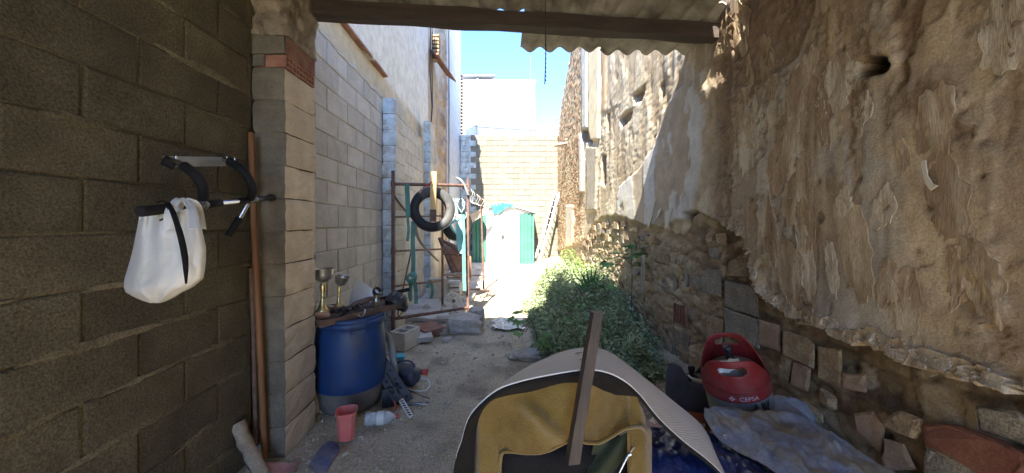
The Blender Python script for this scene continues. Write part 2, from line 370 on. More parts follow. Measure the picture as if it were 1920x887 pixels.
def pf4(n):
    Z = 1.8 + 5 * np.random.rand(n); X = -1.46 + np.abs(np.random.normal(0, .12, n)); X = np.where((Z > 2.05) & (Z < 2.5), X + .2, X); return X, Z, .005 + .015 * np.random.rand(n) ** 2
pebbles(1500, pf4, 'wall_foot_grit', M['pebble'], 'grit and crumbs gathered along the foot of the left wall')
pebbles(700, pf2, 'rubble_chips', M['stone_tan'], 'broken brown stone chips heaped at the foot of the right wall')

# ---------------------------------------------------------------- block walls (run along the alley, face towards +x)
def block_mesh(L, T, Hh, m, j=.003, name='block'):
    """front face at x=0 (faces +x), body to -T; chamfered rim"""
    c = .006; mb = MB(); vs = []
    for x, k in ((-T, 0), (-c, 0), (0, c)):
        for y, z in ((-1, -1), (1, -1), (1, 1), (-1, 1)):
            jj = j if x > -T else 0
            vs.append((x + random.uniform(-jj, jj) * .6, y * (L / 2 - k) + random.uniform(-jj, jj), z * (Hh / 2 - k) + random.uniform(-jj, jj)))
    fs = []
    for r in (0, 1):
        for q in range(4): fs.append((r * 4 + q, r * 4 + (q + 1) % 4, r * 4 + 4 + (q + 1) % 4, r * 4 + 4 + q))
    fs.append((8, 9, 10, 11)); mb.add(vs, fs); return mb.mesh(name, m)
def block_wall(rt, X, z0, z1, h0, h1, offs, m, mm, L=.395, P_=.405, Hc=.2035, T=.09, base=-.04, depth=.2, jit=.0025, top=None, rz=0, gap=.008):
    vars_ = [block_mesh(L, T, Hc - gap, m) for _ in range(6)]; cache = {}
    n = int(round((h1 - h0) / Hc))
    for j in range(n):
        zb = h0 + j * Hc; off = offs[j % 2]
        k0 = math.floor((z0 - off) / P_); k = k0
        while off + k * P_ < z1 - .02:
            a = max(off + k * P_, z0); b = min(off + (k + 1) * P_, z1); k += 1
            if b - a < .04: continue
            l = b - a - (P_ - L)
            if abs(l - L) < .01: me = random.choice(vars_)
            else:
                key = round(l, 2)
                if key not in cache: cache[key] = block_mesh(l, T, Hc - gap, m)
                me = cache[key]
            if top and zb + Hc > top((a + b) / 2): continue
            inst('block', me, rt, (X + random.uniform(-jit, jit), (a + b) / 2, zb + Hc / 2), rot=(random.uniform(-.004, .004), 0, random.uniform(-.006, .006)))
    MB().box((X - (.010 if m is M['block_out'] else .010) - depth / 2, (z0 + z1) / 2, (h0 + h0 + n * Hc) / 2), (depth, z1 - z0, n * Hc)).build('mortar', mm, rt)
Hc = .2035
offA = 1.246; offB = 1.44
wl = root('block_wall', 'dark brown concrete block wall inside the shelter, bare and grainy, behind the pull-up bar', 'wall', (-1.5, 1, 0))
# courses: index 3 has joints at offA
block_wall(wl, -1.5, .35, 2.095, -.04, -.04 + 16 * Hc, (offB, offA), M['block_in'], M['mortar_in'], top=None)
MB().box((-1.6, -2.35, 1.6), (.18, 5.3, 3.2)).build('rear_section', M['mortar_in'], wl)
rs2 = random.Random(4)
for k in range(34):
    j = rs2.randint(1, 15); z0_ = rs2.uniform(.6, 1.95); h_ = -.04 + j * Hc; Lx = rs2.uniform(.06, .26); hh = rs2.uniform(.008, .022); n = 26; vs = []
    for r_ in (1.0, .6):
        for q in range(n):
            an = 2 * math.pi * q / n; w_ = 1 + .8 * float(fbm(np.array([math.cos(an) * 3 + k * 5.1]), np.array([math.sin(an) * 3 + k]), 3, 3)[0]); vs.append((-1.5 + (.0005 if r_ == 1 else .0045), min(2.09, z0_ + Lx * r_ * w_ * math.cos(an)), h_ + hh * r_ * w_ * math.sin(an)))
    vs.append((-1.495, z0_, h_)); fs = [(q, (q + 1) % n, n + (q + 1) % n, n + q) for q in range(n)] + [(n + q, n + (q + 1) % n, 2 * n) for q in range(n)]
    MB().add(vs, fs, True).build('mortar_smear', M['mortar_in'], wl)
wo = root('block_wall', 'grey concrete block wall of the yard between the near pier and the pale blue pier', 'wall', (-1.5, 3.4, 0))
block_wall(wo, -1.5, 2.45, 4.40, -.04, -.04 + 15 * Hc, (3.21 + .2, 3.21), M['block_out'], M['mortar_out'])
wo2 = root('block_wall', 'farther grey block wall of the yard beyond the pale blue pier', 'wall', (-1.5, 5.8, 0))
block_wall(wo2, -1.5, 4.87, 6.75, -.04, -.04 + 15 * Hc, (3.21 + .2, 3.21), M['block_out'], M['mortar_out'])
# wavy mortar smear on wall tops
for X0, a, b, rt in ((-1.5, 2.45, 4.40, wo), (-1.5, 4.87, 6.75, wo2)):
    mb = MB(); zs = np.arange(a, b + .01, .05); G = []
    for z in zs:
        t = 3.01 + .012 * math.sin(z * 9) + .01 * math.sin(z * 23); G.append([(X0 - .01, z, 3.005), (X0 + .006, z, t), (X0 - .02, z, t + .04), (X0 - .15, z, t + .05)])
    mb.sheet(G, .01).build('mortar_cap', M['mortar_out'], rt)

# near pier ------------------------------------------------
def pier(label, x0, x1, z0, z1, h1, mf, ms, base=-.02, Hc=.2035, split=None):
    rt = root('pier', label, 'pier', ((x0 + x1) / 2, (z0 + z1) / 2, 0)); n = int(round((h1 - base) / Hc))
    for j in range(n):
        c = Vector(((x0 + x1) / 2 + random.uniform(-.006, .004), (z0 + z1) / 2 + random.uniform(-.004, .004), base + (j + .5) * Hc))
        bm_ = MB(); d = (x1 - x0, z1 - z0, Hc - .007)
        # rough-edged block: subdivided box ring
        vs = []; nz = 6
        for iz in range(nz + 1):
            zz = -d[2] / 2 + d[2] * iz / nz; ed = .005 if iz in (0, nz) else 0
            ring = []
            for (ax, ay, bx, by, m_) in ((-1, -1, 1, -1, 4), (1, -1, 1, 1, 6), (1, 1, -1, 1, 2), (-1, 1, -1, -1, 2)):
                for q in range(m_):
                    t = q / m_; ring.append(((ax + (bx - ax) * t) * (d[0] / 2 - ed) + random.uniform(-.003, .003), (ay + (by - ay) * t) * (d[1] / 2 - ed) + random.uniform(-.003, .003), zz + random.uniform(-.003, .003)))
            vs += ring; R_ = len(ring)
        fs = [(i * R_ + k, i * R_ + (k + 1) % R_, (i + 1) * R_ + (k + 1) % R_, (i + 1) * R_ + k) for i in range(nz) for k in range(R_)]
        fs += [tuple(reversed(range(R_))), tuple(range(nz * R_, nz * R_ + R_))]
        vs = [Vector(v) + c for v in vs]; bm_.add(vs, fs)
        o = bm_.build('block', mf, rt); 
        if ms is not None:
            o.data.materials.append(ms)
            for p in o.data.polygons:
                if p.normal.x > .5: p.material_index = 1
    MB().box(((x0 + x1) / 2 - .006, (z0 + z1) / 2, base + n * Hc / 2), (x1 - x0 - .022, z1 - z0 - .022, n * Hc)).build('mortar', M['pier_dark'] if ms is not None else M['mortar_out'], rt)
    return rt
pr = pier('near block pier at the shelter opening with hollow red bricks on top', -1.497, -1.30, 2.10, 2.44, 2.37 , M['pier_dark'], M['pier_block'], base=2.37 - 12 * .1985, Hc=.1985)  # front faces take the dark copy: their shade is painted into the colour
# hollow brick with square holes, then ribbed brick
b = MB(); x0, x1 = -1.49, -1.302
zh = [2.112 + (2.43 - 2.112) * k / 9 for k in range(10)]; hb = [2.378, 2.412, 2.446]
wt = .005
for h in hb: b.box(((x0 + x1) / 2, 2.271, h), (x1 - x0, .318, wt * 1.6))
for z in zh: b.box(((x0 + x1) / 2, z, 2.412), (x1 - x0 - .002, wt * 1.4, .066))
b.box((x0 + .01, 2.271, 2.412), (.02, .31, .06)).build('hollow_brick', M['tile_red'], pr)
MB().box((x0 + .075, 2.155, 2.508), (.205, .118, .106), j=.006).build('mortar_face', M['pier_dark'], pr); MB().box((x0 + .03, 2.14, 2.412), (.07, .09, .072), j=.004).build('mortar_face', M['pier_dark'], pr)
b = MB(); b.box(((x0 + x1) / 2 + .004, 2.282, 2.508), (x1 - x0 - .014, .300, .104))
for k in range(6): b.box((x1 - .001, 2.272, 2.463 + k * .018), (.008, .32, .009))
b.build('ribbed_brick', M['tile_red'], pr)
# ragged mortar head up to the beam
n1 = 26; G = []
for i in range(n1):
    h = 2.565 + (3.0 - 2.565) * i / (n1 - 1); row = []
    per = [(-1.50, 2.09), (-1.45, 2.09), (-1.40, 2.09), (-1.35, 2.09), (-1.30, 2.10), (-1.295, 2.15), (-1.295, 2.2), (-1.295, 2.26), (-1.295, 2.32), (-1.295, 2.38), (-1.30, 2.45), (-1.38, 2.45), (-1.46, 2.45)]
    per = resample([(a, c, 0) for a, c in per], 46)
    for k, q in enumerate(per):
        nn = float(fbm(np.array([k * .35]), np.array([h * 14]), 4, 2)[0]); s_ = 1 + .22 * nn - .06
        row.append((-1.40 + (q[0] + 1.40) * s_, 2.27 + (q[1] - 2.27) * s_, h))
    G.append(row)
MB().sheet(G, .02).build('mortar_head', mat('mortar_rough', (.20, .165, .12), (.33, .28, .21), 9, .95, .9, 30, grain=.35, dirt=(.12, .095, .07), dscale=8, bdist=.02), pr)
MB().box((-1.40, 2.27, 2.78), (.14, .28, .43)).build('core', M['pier_dark'], pr)

pb = pier('pale blue painted block pier halfway along the left yard wall', -1.50, -1.33, 4.42, 4.86, 3.06, M['blue_block'], M['block_out'])
pb2 = pier('small far block pier beside the ruined brown wall', -1.50, -1.36, 6.78, 7.12, 3.46, M['blue_block'], M['block_out'])

# cream party wall above / behind ------------------------------------------
cw = root('party_wall', 'tall pale rendered house wall rising behind the left block wall', 'wall', (-1.7, 4, 0))
zs = np.arange(-1, 7.82, .1); hs = np.arange(0, 6.21, .1)
ZZ, HH = np.meshgrid(zs, hs, indexing='ij')
XX = -1.62 + .012 * fbm(ZZ * .8, HH * .8, 3, 1) + .004 * fbm(ZZ * 6, HH * 6, 3, 2)
edge = 3.44 + .03 * np.sin(ZZ * 2)
XX = XX + .02 * sstep(0, .05, edge - HH)
colc = np.where((HH < edge)[..., None], np.array([.60, .52, .38]), np.array([.76, .75, .70]))
colc = colc * (1 + .10 * fbm(ZZ * 1.2, HH * .5, 4, 6))[..., None]
o = bpy.data.objects.new('render_face', npmesh('render_face', np.stack([XX, ZZ, HH], -1), M['wall'], colc)); S.collection.objects.link(o); o.parent = cw; o.location = -cw.location
MB().box((-1.90, 3.4, 3.09), (.5, 8.82, 6.18)).build('wall_body', M['cream'], cw)
mb = MB(); mb.box((-1.585, 3.55, 3.44), (.09, 2.4, .022), j=.004).build('ledge', M['rustplate'], cw, label='thin rusty ledge')
# ruined wall stump
rw = root('ruined_wall', 'ragged brown rubble wall edge with a jutting tile between two rendered houses', 'wall', (-1.6, 9, 0))
zs = np.arange(7.80, 10.5, .04); hs = np.arange(0, 8.3, .05); ZZ, HH = np.meshgrid(zs, hs, indexing='ij')
f1, fd, cid = worley(ZZ * 5, HH * 6, 3)
strip = np.exp(-((ZZ - 9.5 - .25 * fbm(HH * 1.5, ZZ * 0 + 1, 3)) / .35) ** 2)
XX = -1.60 + .10 * strip + (.05 * np.minimum(fd, .4) + .03 * fbm(ZZ * 6, HH * 6, 3)) * (.3 + strip) - .05 * sstep(.3, .0, ZZ - 7.85) - .05 * (fbm(ZZ * 2, HH * 1.2, 3, 9) > .25)
ca = np.array([.52, .42, .30]); cb = np.array([.62, .57, .48]); cc = np.array([.33, .22, .14])
t = sstep(-.1, .3, fbm(ZZ * 2.2, HH * 1.1, 4, 5))[..., None] * (1 - strip[..., None]); col = ca * (1 - t) + cb * t
t = (sstep(.3, .6, cid) * strip * .8)[..., None]; col = col * (1 - t) + cc * t
o = bpy.data.objects.new('rubble_face', npmesh('rubble_face', np.stack([XX, ZZ, HH], -1), M['wall'], col)); S.collection.objects.link(o); o.parent = rw; o.location = -rw.location
MB().box((-2.0, 9.15, 4.13), (.66, 2.66, 8.26)).build('wall_body', M['rubble'], rw)
mb = MB(); a = P(811, 96, 7.9); b_ = P(846, 147, 8.6); mb.bar(a, b_, .03, .45, (0, 1, 0)); mb.build('slanting_tile', M['tile_red'], rw)
for k in range(7):
    pa = P(812 + k * 1.5, 60 + k * 6, 8.0)
    MB().box(P(818, 70 + k * 7, 8.2), (.16, .2, .05), j=.01).build('brick', M['stone_tan'], rw)
for k in range(2):
    MB().tube([P(808 + 3 * k, 40, 7.85), P(806 + 4 * k, 130, 7.85), P(810 + k, 200, 7.85), P(806, 260, 7.85)], .012, 5).build('cable', M['blackplastic'], rw)
fwl = root('party_wall', 'far tall bluish white house wall on the left with a brick edge against the sky', 'wall', (-1.6, 11.8, 0))
zs = np.arange(10.35, 13.4, .08); hs = np.arange(0, 8.9, .08); ZZ, HH = np.meshgrid(zs, hs, indexing='ij')
XX = -1.52 + .015 * fbm(ZZ * 2, HH * 2, 3) + .0 * ZZ
t = sstep(-.15, .2, fbm(ZZ * 1.5, HH * .9, 4, 4) + (HH - 5.5) * .22)[..., None]
col = np.array([.62, .67, .72]) * (1 - t) + np.array([.58, .54, .48]) * t
o = bpy.data.objects.new('render_face', npmesh('render_face', np.stack([XX, ZZ, HH], -1), M['wall'], col)); S.collection.objects.link(o); o.parent = fwl; o.location = -fwl.location
MB().box((-2.1, 11.9, 4.4), (1.1, 3.1, 8.8)).build('wall_body', M['bluewhite'], fwl)
for k in range(22):
    MB().box((-1.50, 13.38, 4.4 + k * .13), (.10, .08, .06), j=.006).build('brick', M['brick_red'], fwl)

# far end wall ---------------------------------------------------------------
fw = root('block_wall', 'sunlit cream concrete block wall closing the far end of the yard', 'wall', (.4, 13.1, 0))
vars_ = [block_mesh(.39, .12, .198, M['far_block'], j=.005) for _ in range(5)]
bl = [block_mesh(.39, .12, .198, M['blue_block'], j=.004) for _ in range(2)]
x0 = -1.50; x1 = 2.18
for j in range(23):
    off = (j % 2) * .2; k = 0; x = x0 - off
    while x < x1:
        a = max(x, x0); b_ = min(x + .4, x1); x += .4
        if b_ - a < .05: continue
        l = (b_ - a) / .4; painted = (a + b_) / 2 < -.98
        o = inst('block', random.choice(bl if painted else vars_), fw, ((a + b_) / 2, 13.0 + random.uniform(-.003, .003), .02 + (j + .5) * .206), rot=(0, 0, -math.pi / 2), scale=(1, l, 1))
MB().box(((x0 + x1) / 2, 13.02 + .1, 2.38), (x1 - x0, .2, 4.74)).build('mortar', M['far_mortar'], fw)
# buildings beyond
hb_ = root('house', 'beige blank walled house rising behind the far block wall', 'house', (-1, 20, 0))
t1 = P(865, 148, 20); t2 = P(1003, 153, 20)
MB().box(((t1.x - .3 + t2.x) / 2 - 1, 23, t2.z / 2), (t2.x - t1.x + 2.3, 6, t2.z)).build('wall', M['beige'], hb_)
MB().box(((t1.x + t2.x) / 2 - 1.1, 23, t2.z + .04), (t2.x - t1.x + 2.3, 6.1, .07)).build('coping', M['white'], hb_)
a = P(862, 146, 20.2); b_ = P(928, 146, 20.2)
MB().box(((a.x + b_.x) / 2, 20.9, a.z + .12), (b_.x - a.x, 1.5, .06)).build('canopy', M['steel'], hb_)
for q in (a.x + .1, (a.x + b_.x) / 2, b_.x - .05):
    MB().box((q, 20.3, t2.z + .18), (.12, .08, .3)).build('post', M['steel'], hb_)
MB().box((.35 - 1.4, 20.5, t2.z + .13), (1.0, .3, .18)).build('panel', M['rust'], hb_)
MB().tube([P(995, 153, 20), P(995, 105, 20)], .012, 5).build('antenna', M['steel'], hb_)
hw = root('house', 'low white roof house just behind the far block wall', 'house', (.4, 14.5, 0))
a = P(893, 233, 14.2); b_ = P(1016, 241, 14.2)
MB().prism([Vector((a.x, 14.2, 3.0)), Vector((b_.x, 14.2, 3.0)), Vector((b_.x, 14.2, b_.z)), Vector((a.x, 14.2, a.z))], (0, 4, 0)).build('parapet', M['white'], hw)
MB().prism([P(872, 300, 14.19), P(892.5, 300, 14.19), P(892.5, 234, 14.19), P(872, 243, 14.19)], (0, 3.5, 0)).build('side_roof', M['white'], hw)
c_ = P(890, 235, 14.15); d_ = P(1018, 243, 14.15); MB().bar(c_, d_, .05, .03).build('gutter', M['alu'], hw)
a = P(1005, 250, 16); b_ = P(1062, 227, 16)
hr = root('house', 'plain white house at the right behind the far wall under the sky', 'house', (2, 17, 0))
MB().prism([Vector((a.x, 16, 0)), Vector((b_.x + 2, 16, 0)), Vector((b_.x + 2, 16, b_.z)), Vector((a.x + .5, 16, b_.z - .15)), Vector((a.x, 16, a.z + .3))], (0, 5, 0)).build('wall', M['white'], hr)
for k, (x, y0, y1) in enumerate(((1017, 232, 216), (1026, 232, 222), (1035, 230, 219))):
    MB().tube([P(x, y0 + 6, 17), P(x, y1, 17)], .014, 5).build('aerial', M['steel'], hr)
MB().tube([P(1035, 219, 17), P(1047, 219, 17)], .014, 5).build('aerial', M['steel'], hr)

# ---------------------------------------------------------------- the right wall
def WX(s): return 1.52 + .048 * s
def px2s(px): return 1.52 / ((px - CX) / F - .048)
def W(px, py):                     # photo point -> (s, height) on the wall
    s = px2s(px); return s, H - (py - CY) * s / F
zsn = [ .35]
while zsn[-1] < 13.05: zsn.append(zsn[-1] + max(.0115, min(.05, .0085 * zsn[-1] if zsn[-1] > 2 else .0115)))
zsn = np.array(zsn)
hsn = np.r_[np.arange(0, 3.3, .0125), np.arange(3.3, 7.2, .03)]
s, Y = np.meshgrid(zsn, hsn, indexing='ij')
px = CX + F * WX(s) / s; py = CY - F * (Y - H) / s
bx = [1000, 1045, 1090, 1110, 1130, 1170, 1200, 1240, 1275, 1283, 1292, 1302, 1312, 1340, 1368, 1380, 1392, 1400, 1408, 1416, 1440, 1470, 1500, 1540, 1580, 1605, 1640, 1664, 1720, 1760, 1805, 1860, 1895, 1920, 3000]
by = [470, 470, 455, 420, 405, 408, 420, 430, 442, 425, 405, 398, 402, 420, 432, 440, 455, 490, 520, 545, 568, 590, 606, 616, 636, 650, 656, 668, 690, 702, 719, 735, 744, 738, 738]
Ybp = np.interp(px, bx, by); sb = np.maximum(s, 1.03)
Yb = H - (Ybp - CY) * sb / F
edge_n = .030 * fbm(s * 9, Y * 9, 4, 21) + .012 * fbm(s * 40, Y * 40, 2, 22)
pl = sstep(0, .014, Y - Yb + edge_n)                      # 1 = plaster
wob = fbm(s * 3, Y * 3, 4, 31)
def poly_mask(pts, soft=.03, nz=.03, seed=0):
    """soft inside mask of a photo polygon, evaluated on the wall"""
    q = [W(a, b) for a, b in pts]; xs_ = s + nz * fbm(s * 14, Y * 14, 4, 50 + seed); ys_ = Y + nz * fbm(s * 14 + 9, Y * 14, 4, 60 + seed)
    inside = np.zeros(s.shape, bool); dmin = np.full(s.shape, 9.)
    for k in range(len(q)):
        (ax, ay), (bx_, by_) = q[k], q[(k + 1) % len(q)]
        c = ((ay > ys_) != (by_ > ys_)) & (xs_ < (bx_ - ax) * (ys_ - ay) / (by_ - ay + 1e-9) + ax); inside ^= c
        dx, dy = bx_ - ax, by_ - ay; t = np.clip(((xs_ - ax) * dx + (ys_ - ay) * dy) / (dx * dx + dy * dy + 1e-9), 0, 1)
        dmin = np.minimum(dmin, np.hypot(xs_ - ax - t * dx, ys_ - ay - t * dy))
    sd_ = np.where(inside, dmin, -dmin); return sstep(-soft / 2, soft / 2, sd_)
def line_dist(pts, nz=.02, seed=0):
    q = [W(a, b) for a, b in pts]; xs_ = s + nz * fbm(s * 10, Y * 10, 4, 70 + seed); ys_ = Y + nz * fbm(s * 10 + 9, Y * 10, 4, 80 + seed); dmin = np.full(s.shape, 9.)
    for k in range(len(q) - 1):
        (ax, ay), (bx_, by_) = q[k], q[k + 1]; dx, dy = bx_ - ax, by_ - ay
        t = np.clip(((xs_ - ax) * dx + (ys_ - ay) * dy) / (dx * dx + dy * dy + 1e-9), 0, 1); dmin = np.minimum(dmin, np.hypot(xs_ - ax - t * dx, ys_ - ay - t * dy))
    return dmin
def lerp(a, b, t): t = t[..., None] if getattr(t, 'ndim', 0) == 2 else t; return a * (1 - t) + np.array(b) * t
near = sstep(2.95, 2.55, s)          # indoors part of the wall
f1, fd, cid = worley(s * 7 + .3 * wob, Y * 9 + .3 * wob, 1)
def ybound0(sv):
    p = CX + F * WX(sv) / sv; return H - (np.interp(p, bx, by) - CY) * max(sv, 1.03) / F
# rubble core
core = -.056 - .034 * near + .010 * sstep(0, .35, fd) + .008 * (cid - .5) + .026 * fbm(s * 10, Y * 15, 5, 41) + .012 * wob
ccol = lerp(np.full(s.shape + (3,), 1.) * np.array([.27, .195, .115]), (.40, .32, .21), sstep(.35, .8, cid))
ccol = lerp(ccol, (.24, .15, .095), sstep(.78, .95, cid)); ccol = lerp(ccol, (.14, .10, .07), sstep(.10, .0, fd) * .7)
ccol = lerp(ccol, (.13, .09, .055), sstep(.05, .35, fbm(s * 8, Y * 11, 5, 44)) * .8); ccol = lerp(ccol, (.46, .37, .24), sstep(.12, .4, fbm(s * 10, Y * 14, 5, 45)) * .7)
# plaster
streak = fbm(s * 26, Y * 2.2, 4, 11); streak2 = fbm(s * 9, Y * .9, 4, 12); blot = fbm(s * 4 + Y * 1.5, Y * 4 - s * 1.2, 5, 13)
deep = sstep(1500, 1750, px)
P_ = .012 * fbm(s * 1.2, Y * 1.0, 3, 31) + .004 * streak * (1 - .6 * deep) * near + .012 * blot * deep + .002 * fbm(s * 40, Y * 40, 3, 14) + .004 * fbm(s * 12, Y * 5, 4, 15)
c0 = np.array([.50, .40, .28])
pc = np.full(s.shape + (3,), 1.) * c0
pc = lerp(pc, (.20, .13, .075), sstep(.02, .30, streak) * .85 * (1 - .6 * deep)); pc = lerp(pc, (.80, .72, .57), sstep(.05, .35, -streak) * .60 * (1 - deep)); pc = lerp(pc, (.22, .15, .09), sstep(.10, .35, -streak2) * .55 * (1 - .5 * deep)); hair = fbm(s * 70, Y * 2.5, 3, 17); pc = lerp(pc, (.75, .68, .54), sstep(.1, .5, hair) * .35 * (1 - .7 * deep)); pc = lerp(pc, (.20, .13, .08), sstep(.1, .5, -hair) * .35 * (1 - .7 * deep))
pc = lerp(pc, (.66, .52, .32), sstep(.05, .40, streak2) * .85)
pc = lerp(pc, (.19, .12, .07), sstep(.0, .28, blot) * (.35 + .5 * deep))
pc = lerp(pc, (.62, .49, .32), sstep(.08, .32, -blot) * deep * .85)
pc = lerp(pc, (.43, .41, .37), sstep(.05, .35, fbm(s * 3.5, Y * 2, 4, 16) + .25 * np.exp(-((px - 1600) / 60) ** 2)) * .6 * sstep(1720, 1640, px) * near)
def stripe(c, wdt, y0, y1, amt, colr):
    global pc
    pc = lerp(pc, colr, np.exp(-((px - c - 14 * fbm(Y * 3, Y * 0 + c, 3, 5)) / wdt) ** 2) * sstep(y0 - 15, y0 + 15, py) * sstep(y1 + 25, y1 - 25, py) * amt * (.6 + .5 * sstep(-.3, .3, streak)))
for a in ((1500, 10, 105, 235, .9, (.58, .56, .51)), (1515, 5, 110, 200, .7, (.60, .57, .5)), (1537, 8, 70, 290, .7, (.52, .42, .27)), (1497, 5, 220, 430, .7, (.50, .42, .30)), (1385, 12, 300, 440, .5, (.5, .48, .43)),
          (1620, 34, 180, 420, .75, (.41, .39, .35)), (1440, 6, 180, 420, .5, (.48, .38, .25)), (1575, 4, 20, 560, .6, (.46, .36, .22)), (1660, 6, 150, 560, .5, (.2, .14, .1)), (1560, 8, 300, 560, .5, (.24, .17, .11)),
          (1690, 12, 300, 620, .4, (.46, .38, .27)), (1600, 40, 560, 640, .7, (.50, .45, .37)), (1680, 40, 600, 690, .6, (.50, .45, .36)), (1450, 50, 520, 600, .45, (.48, .43, .35)), (1780, 60, 600, 720, .5, (.42, .34, .24))): stripe(*a)
# earth patches
ear = poly_mask([(1372, 60), (1385, 10), (1440, -40), (1530, -40), (1512, 60), (1490, 100), (1455, 130), (1420, 160), (1372, 160)], .03)
ear2 = poly_mask([(1675, -60), (1660, 10), (1672, 60), (1690, 110), (1688, 160), (1700, 150), (1715, 60), (1740, -60)], .03, .03, 3)
e = np.maximum(ear, ear2); P_ = P_ - .022 * e + .012 * e * fbm(s * 20, Y * 20, 4, 24); pc = lerp(pc, (.20, .125, .08), e * .85)
ear3 = poly_mask([(1318, 120), (1366, 100), (1369, 440), (1310, 420), (1322, 300), (1335, 240), (1318, 200)], .02, .03, 4)
P_ = P_ - .02 * ear3 + .016 * ear3 * fbm(s * 18, Y * 12, 4, 25); pc = lerp(pc, (.27, .185, .12), ear3 * .75)
# grooves and lap edges
for k, (pts, wd, dp) in enumerate((([(1369, 60), (1369, 440)], .008, .02), ([(1600, 130), (1598, 180), (1594, 230), (1570, 280), (1553, 302)], .007, .012),
        ([(1322, 110), (1318, 200), (1322, 260), (1310, 330), (1298, 405)], .008, .02), ([(1745, 300), (1750, 350), (1754, 400), (1760, 430)], .006, .012),
        ([(1795, 430), (1800, 500), (1800, 545), (1830, 590)], .007, .012), ([(1845, 560), (1880, 610), (1915, 680)], .008, .014), ([(1745, 480), (1700, 540), (1655, 610)], .010, .010),
        ([(1690, 100), (1688, 200), (1690, 230)], .007, .014), ([(1490, 100), (1455, 135), (1420, 165)], .006, .010), ([(1440, 270), (1438, 330), (1450, 420)], .004, .006),
        ([(1380, 155), (1410, 165), (1440, 130)], .005, .008), ([(1880, 120), (1862, 130)], .01, .01), ([(1520, 330), (1500, 420), (1512, 520)], .004, .006), ([(1395, 250), (1392, 330), (1380, 360)], .004, .006),
        ([(1620, 640), (1640, 600), (1650, 560)], .004, .006), ([(1870, 520), (1900, 500), (1960, 500)], .006, .01), ([(1720, 210), (1780, 200), (1800, 215)], .004, .006))):
    wd = wd * .55; dp = dp * .55; dd = line_dist(pts, .075, k); brk = sstep(-.25, .1, fbm(s * 7, Y * 7, 3, 130 + k)) if k not in (0, 3) else 1.0; g = np.exp(-(dd / wd) ** 2) * brk; P_ = P_ - dp * g; pc = lerp(pc, (.13, .09, .06), g * .6)
    g2 = np.exp(-((dd - wd * 2.4) / wd) ** 2); P_ = P_ + dp * .35 * g2; pc = lerp(pc, (.50, .43, .32), g2 * .35)
for q_, (fa, fb, th_, dp_) in enumerate(((2.4, .8, .14, .006), (6.0, .75, .20, .004), (1.3, 1.2, .24, .007), (12., 1.6, .26, .003))):
    f_ = fbm(s * fa, Y * fb, 6, 140 + q_ * 7) + .10 * fbm(s * 22, Y * 22, 3, 150 + q_); m_ = sstep(th_, th_ + .010, f_); P_ = P_ - dp_ * m_ + dp_ * .5 * np.exp(-((f_ - th_ + .02) / .02) ** 2)
    pc = lerp(pc, (.30, .205, .125), m_ * .42); e_ = np.exp(-((f_ - th_ - .004) / .012) ** 2); pc = lerp(pc, (.13, .085, .055), e_ * .6 * (1 - .5 * deep)); e2 = np.exp(-((f_ - th_ + .03) / .02) ** 2); pc = lerp(pc, (.54, .46, .34), e2 * .30)
# small pits
rr = hsh(np.floor(s * 11), np.floor(Y * 11), 77); fx = s * 11 % 1 - .5; fy = Y * 11 % 1 - .5
pit = np.exp(-((np.hypot(fx, fy)) / .12) ** 2) * (rr > .93); P_ = P_ - .008 * pit; pc = lerp(pc, (.16, .11, .07), pit * .8)
# big hole
hole = poly_mask([(1601, 125), (1612, 110), (1640, 104), (1662, 116), (1668, 128), (1650, 138), (1626, 148), (1605, 140)], .02, .015, 7)
P_ = P_ - .13 * hole; pc = lerp(pc, (.10, .08, .06), hole)
for x, y, r in ((1610, 335, 6), (1535, 340, 5), (1577, 92, 6), (1738, 390, 8), (1655, 385, 6), (1840, 330, 6), (1450, 370, 4), (1700, 520, 5), (1407, 375, 5)):
    a, b_ = W(x, y); g = np.exp(-(np.hypot(s - a, Y - b_) / (r * a / F * .9)) ** 2); P_ = P_ - .015 * g; pc = lerp(pc, (.15, .10, .07), g * .8)
# ------ outside part of the face
out = 1 - near
lime = poly_mask([(1318, 130), (1268, 170), (1238, 215), (1228, 270), (1195, 320), (1160, 350), (1150, 400), (1200, 425), (1250, 420), (1292, 408), (1312, 330), (1322, 250)], .03, .03, 8)
oc = np.full(s.shape + (3,), 1.) * np.array([.56, .47, .33])
oc = lerp(oc, (.68, .61, .47), sstep(-.1, .35, fbm(s * 5, Y * 3, 5, 91))); oc = lerp(oc, (.34, .24, .15), sstep(.2, .5, fbm(s * 7, Y * 4, 5, 92)) * .7)
oc_m = np.zeros(s.shape)
for q_, (fa, fb, th_, dp_) in enumerate(((2.6, .6, .06, .007), (5.5, 1.0, .14, .005), (1.6, .7, .20, .010))):
    f_ = fbm(s * fa, Y * fb, 6, 240 + q_ * 7) + .12 * fbm(s * 16, Y * 9, 3, 250 + q_); m_ = sstep(th_, th_ + .02, f_); oc_m = oc_m - dp_ * m_
    oc = lerp(oc, (.40, .30, .19), m_ * .45); oc = lerp(oc, (.74, .70, .60), np.exp(-((f_ - th_ + .05) / .04) ** 2) * .5)
fo, fdo, cido = worley(s * 9, Y * 11, 6)
O_ = -.014 + .007 * fbm(s * 3, Y * 1.0, 5, 93) + .002 * fbm(s * 14, Y * 12, 3, 93) + .003 * sstep(0, .4, fdo) 
O_ = O_ + oc_m; oc = lerp(oc, (.64, .64, .62), lime * .9); O_ = O_ * (1 - lime) + lime * (.004 * fbm(s * 6, Y * 6, 4, 95) + .005)
pe = sstep(.02, .07, fbm(s * 3, Y * 1.6, 5, 96)) * lime; oc = lerp(oc, (.47, .38, .27), pe * .9); O_ = O_ - .008 * pe
rub = sstep(1096, 1088, px + 4 * fbm(Y * 3, Y * 0, 3, 3)); fr, fdr, cidr = worley(s * 6, Y * 13, 12)
